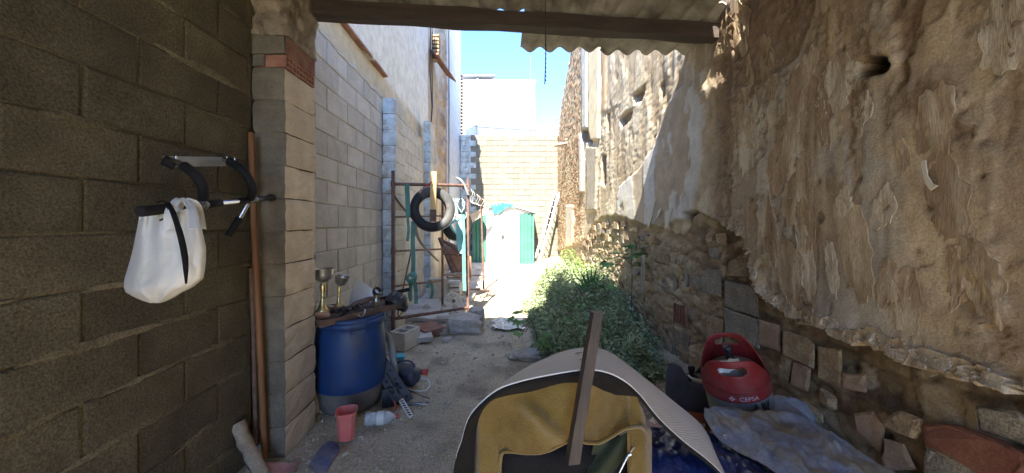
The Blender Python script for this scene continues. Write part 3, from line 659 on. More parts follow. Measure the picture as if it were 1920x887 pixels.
O_ = O_ * (1 - rub) + rub * (-.01 + .012 * sstep(0, .4, fdr) + .014 * (cidr - .5) + .014 * fbm(s * 14, Y * 14, 3, 19))
rc = lerp(np.full(s.shape + (3,), 1.) * np.array([.50, .38, .23]), (.32, .19, .11), sstep(.5, .8, cidr)); rc = lerp(rc, (.56, .47, .33), sstep(.3, .1, cidr)); oc = oc * (1 - rub[..., None]) + rc * rub[..., None]
def oband(x0, x1, y0, y1, colr, d, nz=.02, soft=.04, sd_=0):
    global oc, O_
    m_ = poly_mask([(x0, y0), (x1, y0), (x1 - (x1 - x0) * .15, y1), (x0 + 1, y1)], soft, nz, sd_)
    oc = lerp(oc, colr, m_); O_ = O_ * (1 - m_) + m_ * (d + .004 * fbm(s * 5, Y * 5, 3, 6))
oband(1093, 1104, -30, 245, (.52, .53, .50), .05, .01, .03, 1); oband(1104, 1127, -30, 262, (.72, .64, .45), .03, .02, .03, 2); oband(1127, 1136, -30, 210, (.55, .40, .26), .0, .03, .04, 3)
oband(1063, 1077, 385, 495, (.50, .47, .40), .05, .01, .03, 4); oband(1100, 1120, 275, 395, (.40, .36, .29), .02, .03, .05, 5); oband(1088, 1095, 250, 360, (.60, .58, .52), .05, .01, .03, 6)
for pts in ([(1185, 178), (1205, 162), (1206, 172), (1200, 190), (1188, 192)], [(1160, 225), (1168, 212), (1185, 205), (1178, 225), (1164, 240)], [(1136, 212), (1140, 210), (1139, 245), (1135, 245)], [(1126, 290), (1134, 292), (1134, 350), (1126, 345)],
            [(1091, 245), (1104, 240), (1110, 268), (1094, 266)], [(1281, 400), (1301, 398), (1310, 412), (1300, 440), (1279, 436)], [(1234, 160), (1240, 150), (1240, 178), (1235, 185)], [(1285, 404), (1300, 396), (1330, 470), (1300, 455)]):
    m_ = poly_mask(pts, .05, .02, 9); O_ = O_ - .06 * m_; oc = lerp(oc, (.20, .15, .11), m_ * .9)
P_ = P_ * near + O_ * out; pc = pc * near[..., None] + oc * out[..., None]
gl = sstep(.45, .0, Y - Yb) * out * sstep(.0, .3, fbm(s * 6, Y * 3, 4, 98)); pc = lerp(pc, (.66, .58, .42), gl * .7)
lip = sstep(.10, 0, Y - Yb + edge_n) * pl * near; pc = lerp(pc, (.50, .44, .34), lip * (.3 + .4 * sstep(-.2, .3, wob))); P_ = P_ + .02 * lip
cy = core * pl * 0 + core
D = P_ * pl + (cy - .02 * sstep(.35, 0, Yb - Y) * near) * (1 - pl); colr = pc * pl[..., None] + ccol * (1 - pl[..., None])
oc_l = sstep(2.7, 3.6, s) * (1 - pl); colr = lerp(colr, (.52, .44, .31), oc_l * .6)
low_dark = sstep(.9, .1, Y) * (1 - pl); colr = lerp(colr, (.20, .14, .09), low_dark * .35 * near)  # bare rubble of the indoor part gets darker towards the bottom
# the top of the wall steps down towards the far end
topv = np.interp(s, [0, 9.0, 9.7, 10.6, 12.0, 12.7, 13.1], [7.2, 7.2, 6.3, 5.9, 5.48, 4.75, 4.7]) + .10 * fbm(s * 5, s * 0, 4, 3) + .05 * np.floor(3 * fbm(s * 2.2, s * 0 + 4, 2, 3))
Yc = np.minimum(Y, topv); back = Y > topv
X = WX(s) - D * 1.0 + np.where(back, .25 * sstep(0, .05, Y - topv), 0)
rw_ = root('old_wall', 'tall ruined wall on the right with peeling brown and whitewashed plaster over rubble', 'wall', (1.6, 2, 0))
o = bpy.data.objects.new('plaster', npmesh('plaster', np.stack([X, s, Yc], -1)[::-1].copy(), M['wall'], colr[::-1].copy())); S.collection.objects.link(o); o.parent = rw_; o.location = -rw_.location
mb = MB(); bodyz = [-5, .35, 9.0, 9.7, 12.0, 13.1]; bodyh = [3.2, 7.15, 7.15, 6.1, 5.3, 4.6]
for k in range(5):
    za, zb = bodyz[k], bodyz[k + 1]; h1_, h2_ = (3.2, 3.2) if k == 0 else (bodyh[k], bodyh[k + 1]); off = .17 if k else -.02
    a1, a2 = WX(za) + off, WX(zb) + off
    mb.add([(a1, za, 0), (a2, zb, 0), (a2, zb, h2_), (a1, za, h1_), (a1 + .4, za, 0), (a2 + .4, zb, 0), (a2 + .4, zb, h2_), (a1 + .4, za, h1_)],
           [(0, 1, 2, 3), (4, 7, 6, 5), (3, 2, 6, 7), (0, 4, 5, 1), (0, 3, 7, 4), (1, 5, 6, 2)])
mb.build('wall_body', M['stone_tan'], rw_)
fW = 13.0
Dfin = np.where(back, 0, D)
def surf(a, b_):
    i = min(len(zsn) - 1, int(np.searchsorted(zsn, a))); j = min(len(hsn) - 1, int(np.searchsorted(hsn, b_))); return float(Dfin[i, j])
def flake(a, b_, rx, ry, m, seed, th=.0045, name='plaster_flake', tilt=0.0, curl=.004):
    n = 34; rings = (0, .35, .68, .88, 1.0); vs = []; fs = []; base_n = []
    for k in range(n):
        an = 2 * math.pi * k / n; nz = float(fbm(np.array([math.cos(an) * 1.3 + seed * 3.7]), np.array([math.sin(an) * 1.3 + seed]), 4, 7)[0]) + .5 * float(fbm(np.array([math.cos(an) * 5 + seed]), np.array([math.sin(an) * 5 + seed * 2.1]), 3, 9)[0]); base_n.append(max(.45, 1 + (.75 if name == 'lip' else .55) * nz))
    for r_ in rings[1:]:
        for k in range(n):
            an = 2 * math.pi * k / n; u = rx * r_ * base_n[k] * math.cos(an); v = ry * r_ * base_n[k] * math.sin(an); u += tilt * v; d_ = surf(a + u, b_ + v) + th + curl * (r_ ** 6)
            vs.append((WX(a + u) - d_, a + u, max(.02, b_ + v)))
    c0i = len(vs); vs.append((WX(a) - surf(a, b_) - th, a, b_)); m_ = len(rings) - 1
    for q in range(m_ - 1): fs += [(q * n + k, q * n + (k + 1) % n, (q + 1) * n + (k + 1) % n, (q + 1) * n + k) for k in range(n)]
    fs += [(c0i, (k + 1) % n, k) for k in range(n)]
    i0 = len(vs)
    for k in range(n): x, y, z = vs[(m_ - 1) * n + k]; vs.append((x + th + curl + .004, y, z))
    mb = MB(); mb.add(vs, fs, True); n2 = len(vs); mb.add([vs[(m_ - 1) * n + k] for k in range(n)] + vs[i0:i0 + n], [(k, (k + 1) % n, n + (k + 1) % n, n + k) for k in range(n)])
    mb.build(name, m, rw_)
FM = [mat('plaster_' + q_, a_, b_, 9, .95, .5, 80, grain=.25, gscale=120, dirt=c_, dscale=7, dlo=.48, dhi=.66, stretch=(1, 1.6, .35), bdist=.008) for q_, a_, b_, c_ in
      (('pale', (.42, .35, .25), (.58, .51, .40), (.26, .185, .11)), ('tan', (.34, .26, .165), (.50, .40, .27), (.22, .15, .09)), ('brown', (.24, .165, .10), (.36, .26, .165), (.50, .42, .30)))]
rs = random.Random(11)
for k in range(46):
    px_ = rs.uniform(1325, 1700) if k < 40 else rs.uniform(1700, 1900); py_ = rs.uniform(10, 640); a, b_ = W(px_, py_)
    if a > 2.75 or b_ < ybound0(a) + .12: continue
    if 1585 < px_ < 1690 and 80 < py_ < 170: continue
    sc_f = a / 2.0; flake(a, b_, rs.uniform(.03, .11) * sc_f, rs.uniform(.10, .28) * sc_f, rs.choices(FM, (2, 4, 5))[0], k, th=rs.uniform(.0015, .0035), tilt=rs.uniform(-.25, .25), curl=rs.uniform(0, .001))
for k in range(26):      # broken lip along the lower plaster edge
    a = 1.0 + k * .062 + rs.uniform(-.01, .01); b_ = ybound0(a) + rs.uniform(.02, .06); flake(a, b_, rs.uniform(.035, .07), rs.uniform(.02, .05), rs.choice(FM[:2]), 200 + k, th=.006, curl=.005)
# loose boards and stones in the wall --------------------------------------
def stone_mesh(poly2, d, m, j=.004, name='stone', rnd=.010, p0=-.06):
    """poly2: list of (s, Y); thickness d standing out from the core"""
    c = (sum(p[0] for p in poly2) / len(poly2), sum(p[1] for p in poly2) / len(poly2)); mb = MB(); n = len(poly2); vs = []
    for dep, k in ((p0, 1.0), (d - rnd, 1.0), (d, 1 - rnd / max(.03, min(.2, .5 * math.dist(poly2[0], c))))):
        for (a, b_) in poly2:
            a2 = c[0] + (a - c[0]) * k; b2 = c[1] + (b_ - c[1]) * k; jj = j if dep > p0 else 0
            vs.append((WX(a2) - dep + random.uniform(-jj, jj), a2 + random.uniform(-jj, jj), b2 + random.uniform(-jj, jj)))
    fs = [(r * n + q, r * n + (q + 1) % n, (r + 1) * n + (q + 1) % n, (r + 1) * n + q) for r in (0, 1) for q in range(n)] + [tuple(range(2 * n, 3 * n))]
    mb.add(vs, fs); return mb
placed = []
def put(pts, m, name='stone', d=-.005, rnd=.008, subdiv=True, **k):
    q = [W(a, b_) for a, b_ in pts]
    if subdiv:
        r = []
        for i in range(len(q)):
            a, b_ = q[i], q[(i + 1) % len(q)]; L_ = math.dist(a, b_); kk = 3
            for t in range(kk):
                jj = L_ * .012 * (t > 0); r.append((a[0] + (b_[0] - a[0]) * t / kk + random.uniform(-jj, jj), a[1] + (b_[1] - a[1]) * t / kk + random.uniform(-jj, jj)))
        q = r
    placed.append((min(p[0] for p in q), max(p[0] for p in q), min(p[1] for p in q), max(p[1] for p in q)))
    return stone_mesh(q, d - .046, m, rnd=rnd, **k).build(name, m, rw_)
G_, T_, K_, R_ = M['stone_grey'], M['stone_tan'], M['stone_pink'], M['brick_red']
put([(1281, 500), (1338, 508), (1338, 556), (1281, 541)], G_, 'block', 0.0)
put([(1345, 526), (1392, 538), (1405, 560), (1406, 596), (1345, 574)], G_, 'block', -.005)
put([(1345, 577), (1406, 600), (1408, 655), (1345, 628)], G_, 'block', -.002)
put([(1407, 599), (1444, 611), (1446, 660), (1409, 646)], M['stone_pink'], 'block', 0)
put([(1452, 620), (1495, 633), (1507, 645), (1506, 690), (1452, 668)], M['stone_tan'], 'block', 0.005)
put([(1512, 650), (1554, 656), (1554, 727), (1511, 709)], T_, 'block', -.01)
put([(1468, 677), (1500, 690), (1495, 736), (1463, 722)], K_, 'block', -.005)
put([(1446, 663), (1468, 674), (1458, 718), (1441, 704)], T_, 'stone', -.01)
put([(1556, 700), (1600, 704), (1600, 735), (1558, 728)], M['stone_pink'], 'stone', -.005)
put([(1634, 786), (1668, 772), (1702, 786), (1705, 806), (1690, 824), (1640, 800)], T_, 'stone', .01)
put([(1710, 795), (1760, 796), (1840, 822), (1900, 856), (1905, 900), (1830, 900), (1712, 832)], R_, 'brick', .01)
put([(1708, 838), (1730, 838), (1815, 880), (1815, 930), (1708, 930)], G_, 'block', .0)
put([(1632, 822), (1668, 832), (1690, 880), (1632, 880)], M['stone_pink'], 'stone', .0)
put([(1575, 775), (1610, 770), (1632, 800), (1625, 850), (1580, 810)], K_, 'stone', -.01)
put([(1795, 760), (1870, 770), (1915, 810), (1900, 840), (1800, 805)], G_, 'stone', -.012)
put([(1412, 500), (1400, 520), (1345, 520), (1350, 490), (1375, 482)], T_, 'stone', -.01)
put([(1276, 597), (1288, 530), (1312, 560), (1308, 600)], T_, 'stone', -.01)
put([(1311, 590), (1342, 600), (1340, 650), (1312, 640)], T_, 'stone', -.005)
put([(1302, 650), (1330, 655), (1328, 690), (1302, 690)], T_, 'stone', 0)
put([(1250, 610), (1284, 626), (1280, 690), (1250, 672)], G_, 'block', .0)
put([(1286, 655), (1318, 668), (1318, 720), (1284, 705)], T_, 'stone', .01)
put([(1232, 473), (1259, 485), (1259, 517), (1233, 505)], G_, 'block', .0)
put([(1231, 510), (1260, 520), (1260, 557), (1232, 543)], G_, 'block', .0)
put([(1231, 546), (1255, 558), (1254, 586), (1231, 574)], M['stone_pink'], 'brick', .0)
put([(1222, 566), (1243, 580), (1242, 606), (1221, 590)], M['stone_pink'], 'brick', .0)
for a, c_, e_ in ((1262, 486, 8), (1262, 496, 8), (1262, 506, 8), (1262, 516, 12)): put([(a, c_), (a + 11, c_ + 2), (a + 11, c_ + e_), (a, c_ + e_ - 2)], T_, 'stone', .0, .004)
put([(1232, 440), (1250, 443), (1250, 456), (1232, 452)], T_, 'stone'); put([(1252, 448), (1264, 450), (1264, 478), (1252, 470)], T_, 'stone'); put([(1214, 446), (1230, 448), (1230, 460), (1214, 458)], T_, 'stone'); put([(1232, 456), (1250, 460), (1250, 472), (1232, 468)], T_, 'stone')
put([(1276, 488), (1280, 488), (1280, 538), (1276, 535)], M['wood_old'], 'stone', .01, .003)
# ribbed red brick standing on end
rb = put([(1262, 566), (1287, 574), (1285, 614), (1262, 604)], R_, 'ribbed_brick', -.01)
for k in range(5):
    a, _ = W(1264 + k * 5.2, 590); b0 = W(1264 + k * 5.2, 568 + k * 1.8)[1]; b1 = W(1264 + k * 5.2, 604 + k * 2)[1]
    MB().box((WX(a) + .004, a, (b0 + b1) / 2), (.02, .012, b0 - b1)).build('rib', M['tile_red'], rb)
# random fill
def ybound(sv):
    p = CX + F * WX(sv) / sv; return H - (np.interp(p, bx, by) - CY) * max(sv, 1.03) / F
cnt = 0; Y0 = .04; row = 0
while Y0 < 1.6:
    rh = random.uniform(.07, .15); a = .95 + random.random() * .2
    while a < 8.2:
        L_ = random.uniform(.09, .26) * (1 + .04 * a); b_ = a + L_; mid = (a + b_) / 2; yb = ybound(mid) - .05
        if Y0 + rh < yb and random.random() < .80:
            bb = (a, b_, Y0, Y0 + rh)
            if not any(bb[0] < q[1] and bb[1] > q[0] and bb[2] < q[3] and bb[3] > q[2] for q in placed) and cnt < 260:
                n_ = random.choice((5, 6, 7, 8, 8)); hw_, hh_ = (L_ - .012) / 2, (rh - .012) / 2; poly = []
                a0 = random.uniform(0, 6.28)
                for k in range(n_):
                    an = a0 + 2 * math.pi * k / n_ + random.uniform(-.2, .2); cx_, sy_ = math.cos(an), math.sin(an); q_ = max(abs(cx_), abs(sy_)) ** .75
                    poly.append((mid + hw_ * cx_ / q_ * random.uniform(.85, 1), Y0 + rh / 2 + hh_ * sy_ / q_ * random.uniform(.8, 1)))
                m_ = random.choices((T_, G_, K_, R_), (7, 2, 2, 1))[0]
                stone_mesh(poly, random.uniform(-.062, -.036), m_, rnd=.014, j=.008).build('stone', m_, rw_); cnt += 1
        a = b_ + random.uniform(0, .02)
    Y0 += rh
# small blocks right under the outer plaster edge
for k in range(46):
    sv = random.uniform(3.3, 8.5); yb = ybound(sv) - random.uniform(.03, .30); L_ = random.uniform(.10, .28); rh = random.uniform(.06, .13)
    q = [(sv, yb - rh), (sv + L_, yb - rh), (sv + L_, yb), (sv, yb)]; stone_mesh(q, random.uniform(-.03, -.01), T_, rnd=.006).build('stone', random.choice((T_, T_, K_, G_)), rw_)
# plaster flake hanging off the wall, white
a = W(1742, 302); fl = [W(1739, 303), W(1748, 300), W(1752, 330), W(1762, 345), W(1772, 348), W(1758, 357), W(1748, 345)]
mb = MB(); mb.prism([Vector((WX(q[0]) - .022, q[0], q[1])) for q in fl], (-.004, 0, 0)).build('flake', M['cream'], rw_)
for q_ in ([(1250, 398), (1262, 390), (1256, 425), (1250, 430)], [(1222, 385), (1230, 380), (1226, 405), (1220, 425), (1217, 425)], [(1236, 395), (1243, 390), (1238, 405), (1234, 410)]):
    MB().prism([Vector((WX(W(*q)[0]) - .012, W(*q)[0], W(*q)[1])) for q in q_], (-.008, 0, 0)).build('flake', M['cream'], rw_)
# wooden plank poking out of the wall
pk = root('wooden_plank', 'weathered board jutting out of the far end of the right wall', 'plank', P(1062, 268, 10))
MB().bar(P(1039, 273, 10.8), P(1083, 265, 10.4), .20, .05, (0, 0, 1)).build('board', M['wood_old'], pk); MB().bar(P(1060, 262, 10.6), P(1083, 259, 10.4), .08, .04, (0, 0, 1)).build('board', M['wood_old'], pk)
kb = root('kerb_board', 'low concrete edging strip on the ground in front of the weeds by the right wall', 'edging', (1.2, 3.3, 0))
a = P(1190, 713, 3.2); b_ = P(1258, 706, 3.3); a.z = b_.z = .05
MB().bar(a, b_, .05, .08, (0, 0, 1)).build('strip', M['stone_grey'], kb)

# ---------------------------------------------------------------- shelter: beam, roof, back
bm_ = root('wooden_beam', 'thick dark timber beam spanning the shelter opening under the corrugated roof', 'beam', (0, 2.5, 2.8))
ba = Vector((-1.49, 2.38, H + 1.483)); bb = Vector((1.70, 2.66, H + 1.458))
G = []; ns = 40
prof = [(-.05, -.053), (.05, -.053), (.052, .050), (-.05, .052), (-.052, 0)]
vs = []; 
for i in range(ns):
    t = i / (ns - 1); c = ba.lerp(bb, t)
    for k, (a, b_) in enumerate(prof): vs.append((c.x, c.y + a + .004 * math.sin(i * .9 + k), c.z + b_ + .004 * math.sin(i * .6 + k * 2) + random.uniform(-.0015, .0015)))
fs = [(i * 5 + k, i * 5 + (k + 1) % 5, i * 5 + 5 + (k + 1) % 5, i * 5 + 5 + k) for i in range(ns - 1) for k in range(5)] + [(0, 1, 2, 3, 4), tuple(reversed(range(5 * ns - 5, 5 * ns)))]
MB().add(vs, fs).build('timber', M['beam'], bm_)
rf = root('corrugated_roof', 'corrugated fibre cement roof sheets resting on the dark beam', 'roof', (0, 1, 3))
pitch = .177; base_h = H + 1.567
def sheet_(x0, x1, z0, z1, dz=0, slope=0.0):
    xs = np.linspace(x0, x1, max(6, int((x1 - x0) / pitch * 14))); zs = np.linspace(z0, z1, 8); G = []
    for z in zs: G.append([(x, z, base_h + dz + .025 * math.cos(2 * math.pi * x / pitch) + slope * (z - 2.5) + .003 * math.sin(x * 3 + z)) for x in xs])
    MB().sheet(G, .007).build('sheet', M['roofsheet'], rf)
sheet_(-1.62, -.62, -1.95, 2.52, .010); sheet_(-.70, .22, -1.95, 2.56, .0);  # unseen rear end behind the camera cut short to let bounced sunlight in
sheet_(.18, .96, -1.95, 3.10, .008, -.02); sheet_(.90, 1.30, -1.95, 3.14, 0, -.02); sheet_(1.28, 1.71, 2.50, 3.16, .008, -.02); sheet_(1.24, 1.57, -1.95, 2.50, .008, -.02); sheet_(1.5, 1.70, -1.95, 2.08, .008, -.02)
# rafters behind the camera carry the sheets
for z in (-1.2,): 
    o = MB().box((0, z, H + 1.48), (3.1, .1, .14)).build('wooden_beam', M['beam'], None, 'dark timber roof beam overhead behind the viewpoint', 'beam')
rp = root('rope', 'thin dark rope hanging from the roof sheets in front of the sky', 'rope', P(1023, 0, 2.3))
MB().tube([P(1023, -40, 2.3), P(1022.5, 40, 2.3), P(1023.5, 100, 2.3), P(1021.5, 158, 2.3)], [.0022, .0022, .0035, .004], 6).build('cord', M['rope'], rp)
mb = MB()
for k in range(9): mb.tube([P(1023, 84 + k * 8, 2.3) + Vector((-.004, 0, 0)), P(1023, 88 + k * 8, 2.3) + Vector((.004, 0, 0))], .0032, 5)
mb.build('knots', M['rope'], rp)

# ================================================================ OBJECTS
def lathe_dir(axis):
    return Vector((0, 0, 1)).rotation_difference(Vector(axis).normalized()).to_matrix()
# ---- pull-up bar on the left wall
near_p = Vector((-1.196, 1.15, H + .041)); far_p = Vector((-1.38, 2.10, H + .160))
def onbar(t): return near_p.lerp(far_p, t)
pu = root('pull_up_bar', 'black padded pull-up bar on the dark block wall holding the white bag', 'exercise bar', onbar(.5))
MB().tube([onbar(t) for t in (.02, .3, .6, 1.0)], .0125, 12).build('bar', M['steel'], pu)
MB().tube([onbar(0) + Vector((0, 0, 0)), onbar(.004), onbar(.25), onbar(.255)], [.014, .0185, .0185, .014], 14).build('grip', M['foam'], pu)
MB().tube([onbar(t) for t in (.36, .365, .455, .46)], [.013, .017, .017, .013], 12).build('grip', M['foam'], pu)
MB().tube([onbar(t) for t in (.46, .60)], .0135, 12).build('sleeve', M['chrome'], pu)
MB().tube([onbar(t) for t in (.60, .605, .70, .705)], [.013, .017, .017, .013], 12).build('grip', M['foam'], pu)
MB().tube([onbar(t) for t in (.80, .97, .97, 1.0)], [.014, .014, .022, .022], 12).build('end_cap', M['blackplastic'], pu)
def arm(pts, r0, label=None):
    q = resample(pts, 26); return MB().tube(q, r0, 10)
a1 = [P(305, 303, 1.42), P(318, 300, 1.42), P(345, 311, 1.40), P(366, 328, 1.39), P(380, 350, 1.40), P(381, 372, 1.43), P(374, 388, 1.455)]
a2 = [P(415, 297, 1.78), P(430, 303, 1.77), P(450, 315, 1.76), P(466, 334, 1.76), P(474, 354, 1.78), P(470, 372, 1.82), P(466, 380, 1.84)]
arm(a1, .0125).build('arm', M['chrome'], pu); arm(a2, .0125).build('arm', M['chrome'], pu)
arm(a1[2:6], .0195).build('arm_pad', M['foam'], pu); arm(a2[1:6], .0195).build('arm_pad', M['foam'], pu)
MB().bar(P(309, 303, 1.43), P(420, 303, 1.79), .012, .045, (0, 0, 1)).build('cross_plate', M['steel'], pu)
MB().tube([P(306, 300, 1.40), P(328, 309, 1.43)], .022, 10).build('wall_pad', M['foam'], pu)
t2 = [P(467, 378, 1.84), P(450, 408, 1.82), P(428, 442, 1.80)]
MB().tube(t2[:2], .011, 8).build('brace', M['chrome'], pu); MB().tube([t2[1] - Vector((0, 0, .0)), t2[2]], .017, 10).build('brace_pad', M['foam'], pu)
t3 = [P(374, 388, 1.455), P(366, 402, 1.45), P(350, 440, 1.44)]
MB().tube(t3, .011, 8).build('brace', M['chrome'], pu)
for t, n_ in ((.335, 1), (.72, 1), (.775, 1)): MB().tube([onbar(t) - Vector((.002, 0, 0)), onbar(t + .012)], .0185, 10).build('collar', M['steel'], pu)
for q_ in (P(330, 293, 1.42), P(425, 294, 1.78), P(440, 296, 1.78)): MB().tube([q_, q_ - Vector((0, 0, .03))], .004, 6).build('bolt', M['chrome'], pu)
# ---- white carrier bag
bg = root('plastic_bag', 'white plastic carrier bag hanging from the near end of the pull-up bar', 'bag', P(310, 560, 1.25))
rows = [(398, 262, 372), (410, 261, 374), (425, 258, 377), (445, 254, 382), (465, 250, 386), (485, 245, 386), (505, 239, 384), (522, 234, 381), (538, 232, 362), (548, 236, 342), (557, 252, 328), (564, 268, 312), (568, 282, 300)]
ry = np.array([r[0] for r in rows], float); rl = np.array([r[1] for r in rows], float); rr_ = np.array([r[2] for r in rows], float)
yy = np.linspace(398, 568, 60); nA = 72; G = np.zeros((60, nA + 1, 3)); zc = 1.26
for i, y in enumerate(yy):
    l = np.interp(y, ry, rl); r_ = np.interp(y, ry, rr_); f = (y - 398) / 170
    dep = .020 + .060 * math.sin(min(1, f * 1.3) * math.pi / 2) * (1 - max(0, (f - .8) / .2) ** 2 * .9)
    for k in range(nA + 1):
        an = 2 * math.pi * k / nA; cx_ = (l + r_) / 2 + (r_ - l) / 2 * math.cos(an); 
        wr = float(fbm(np.array([an * 1.7 + 4]), np.array([f * 2.2]), 3, 3)[0]) * .016 + .010 * math.sin(an * 9 + f * 3) * (1 - f) + .007 * abs(math.sin(an * 3.5 + f * 2.5)) * (1 - .4 * f)
        zz = zc - dep * math.sin(an) + wr * (abs(math.sin(an)) + .1)
        G[i, k] = P(cx_, y + 6 * math.sin(an * 5) * (f < .08), zz)
G[:, nA] = G[:, 0]
MB().sheet(G, .0012).build('body', M['bag'], bg)
bz = onbar(.12)
for x0_, xa, xb, y0_, dz in ((316, 334, 360, 432, -.028), (328, 346, 372, 410, .03)):
    c = resample([P(x0_, y0_, zc - .045 + dz), P(x0_ + 2, 398, zc - .03 + dz), P((xa + xb) / 2 - 12, 374, 1.255 + dz * .3), P((xa + xb) / 2 + 4, 378, 1.27 + dz * .3), P(xb, 394, zc + dz), P(xb + 6, 430, zc - .05 + dz)], 20)
    Gh = [[q + np.array((0, -.0, 0)) + t * np.array((.016, .010, 0)) for t in (-.7, -.35, 0, .35, .7)] for q in c]
    for row in Gh:
        for k in (1, 3): row[k] = row[k] + np.array((0, -.006, .004))
    MB().sheet(Gh, .0015).build('handle', M['bag'], bg)
MB().tube(resample([P(316, 380, 1.215), P(325, 400, 1.175), P(338, 440, 1.15), P(347, 485, 1.145), P(349, 532, 1.15)], 16), [.005, .006, .007, .008, .008, .008, .008, .009, .009, .009, .009, .009, .008, .007, .005, .003], 6, flat=.35).build('strap', M['cloth_black'], bg)
MB().tube(resample([P(296, 380, 1.215), P(303, 377, 1.21), P(312, 382, 1.205), P(314, 398, 1.20), P(306, 410, 1.20), P(300, 413, 1.205)], 14), .003, 5).build('knot', M['cloth_black'], bg)
# ---- poles and log by the pier
po = root('wooden_pole', 'long orange-brown wooden pole leaning upright in the corner beside the near pier', 'pole', P(497, 858, 2.06))
MB().tube([P(470.5, 249, 2.03), P(471, 252, 2.03), P(476, 420, 2.03), P(487, 640, 2.04), P(497, 858, 2.06)], [.012, .018, .018, .0185, .0185], 10).build('shaft', M['wood_pole'], po)
po2 = root('wooden_pole', 'short thin dark brown pole behind the long orange-brown one', 'pole', P(483, 835, 2.07))
MB().tube([P(471, 503, 2.07), P(475, 600, 2.07), P(480, 835, 2.075)], .013, 8).build('shaft', M['wood_dark'], po2)
lg = root('log', 'short pale weathered log leaning on the left wall at the bottom of the picture', 'log', P(490, 880, 1.98))
q = resample([P(446, 793, 1.98), P(459, 828, 1.96), P(477, 862, 1.93), P(497, 905, 1.90)], 14); MB().tube(q, [.036 + .004 * math.sin(k * 1.9) for k in range(14)], 12).build('trunk', M['log'], lg)
# ---- barrel
bc = Vector((-1.185, 2.75, .01))
br = root('barrel', 'blue plastic drum with a muddy lower part standing against the near pier', 'barrel', bc)
prof = [(.20, 0), (.225, .012), (.238, .04), (.248, .10), (.256, .17)]
MB().lathe([(.0, .002)] + prof, bc, None, 48).build('muddy_base', M['barrel_dirt'], br, label='grey muddy lower band of the drum')
MB().lathe([(.256, .17), (.260, .18), (.262, .26), (.262, .42), (.257, .52), (.247, .60), (.240, .635), (.246, .640), (.252, .648), (.252, .668), (.244, .676), (.236, .680), (.238, .690), (.236, .702), (.226, .702), (.222, .690), (0, .690)], bc, None, 56).build('body', M['barrel'], br)
MB().lathe([(.2635, .405), (.2645, .409), (.2635, .413)], bc, None, 48).build('moulding_ring', M['barrel'], br)
MB().box(bc + Vector((.13, -.19, .61)), (.10, .05, .035), Matrix.Rotation(.6, 3, 'Z'), .003).build('handle', M['barrel'], br)
# ---- tray on the drum
def TP(u, v, h=0):   # local frame of the tray: u along, v across
    a = Vector((-1.335, 2.50, .720)); b = Vector((-.915, 3.02, .735)); d = (b - a).normalized(); n = Vector((-d.y, d.x, 0))
    return a + d * u + n * v + Vector((0, 0, h))
dt = (Vector((-.915, 3.02, .735)) - Vector((-1.335, 2.50, .720))).normalized(); Rt = Matrix((dt, Vector((-dt.y, dt.x, 0)).normalized(), dt.cross(Vector((-dt.y, dt.x, 0)).normalized()) * 1)).transposed()
ty = root('wooden_tray', 'dark wooden board laid across the top of the blue drum with trophies on it', 'board', TP(.33, 0))
MB().box(TP(.335, .05, .0), (.68, .30, .016), Rt, .002).build('board', M['wood_dark'], ty)
MB().box(TP(.335, -.095, -.006), (.69, .014, .045), Rt, .002).build('rim', M['wood_dark'], ty); MB().box(TP(.67, .05, .006), (.014, .30, .04), Rt, .002).build('rim', M['wood_dark'], ty)
MB().box(TP(-.005, .05, .0), (.014, .30, .05), Rt, .002).build('rim', M['wood_dark'], ty)
MB().tube([TP(.62, -.10, 0), TP(.625, -.11, -.05), TP(.622, -.108, -.10)], .003, 5).build('cord', M['cloth_black'], ty)
def trophy(label, c, h, tilt, base, rimtilt=0):
    r = root('trophy', label, 'trophy', c, None); A = Matrix.Rotation(tilt, 3, 'Y')
    o = Vector(c); MB().box(o + Vector((0, 0, .022 * base)), (.085 * base, .085 * base, .044 * base), Matrix.Rotation(.5, 3, 'Z'), .001).build('plinth', M['marble'], r)
    k = h / .30; z0 = .044 * base
    MB().lathe([(.042 * k, 0), (.042 * k, .004), (.030 * k, .02 * k), (.020 * k, .05 * k), (.013 * k, .085 * k), (.012 * k, .095 * k), (.016 * k, .10 * k), (.013 * k, .105 * k), (.015 * k, .13 * k), (.022 * k, .175 * k), (.018 * k, .19 * k), (.008 * k, .20 * k)], o + Vector((0, 0, z0)), A, 20).build('stem', M['gold'], r)
    top = o + Vector((0, 0, z0)) + A @ Vector((0, 0, .195 * k)); B = A @ Matrix.Rotation(rimtilt, 3, 'Y')
    MB().lathe([(.006 * k, 0), (.025 * k, .008 * k), (.052 * k, .030 * k), (.064 * k, .062 * k), (.068 * k, .10 * k), (.070 * k, .104 * k), (.066 * k, .10 * k), (.061 * k, .062 * k), (.048 * k, .032 * k), (.0, .014 * k)], top, B, 28).build('cup', M['silver'], r)
    return r
trophy('larger gold trophy with a round silver cup, at the left end of the board', TP(.06, .02, .01), .31, .02, 1.15)
trophy('smaller gold trophy with a tilted silver cup standing behind the black camera-like junk', TP(.22, .10, .01), .24, .04, .9, .28)
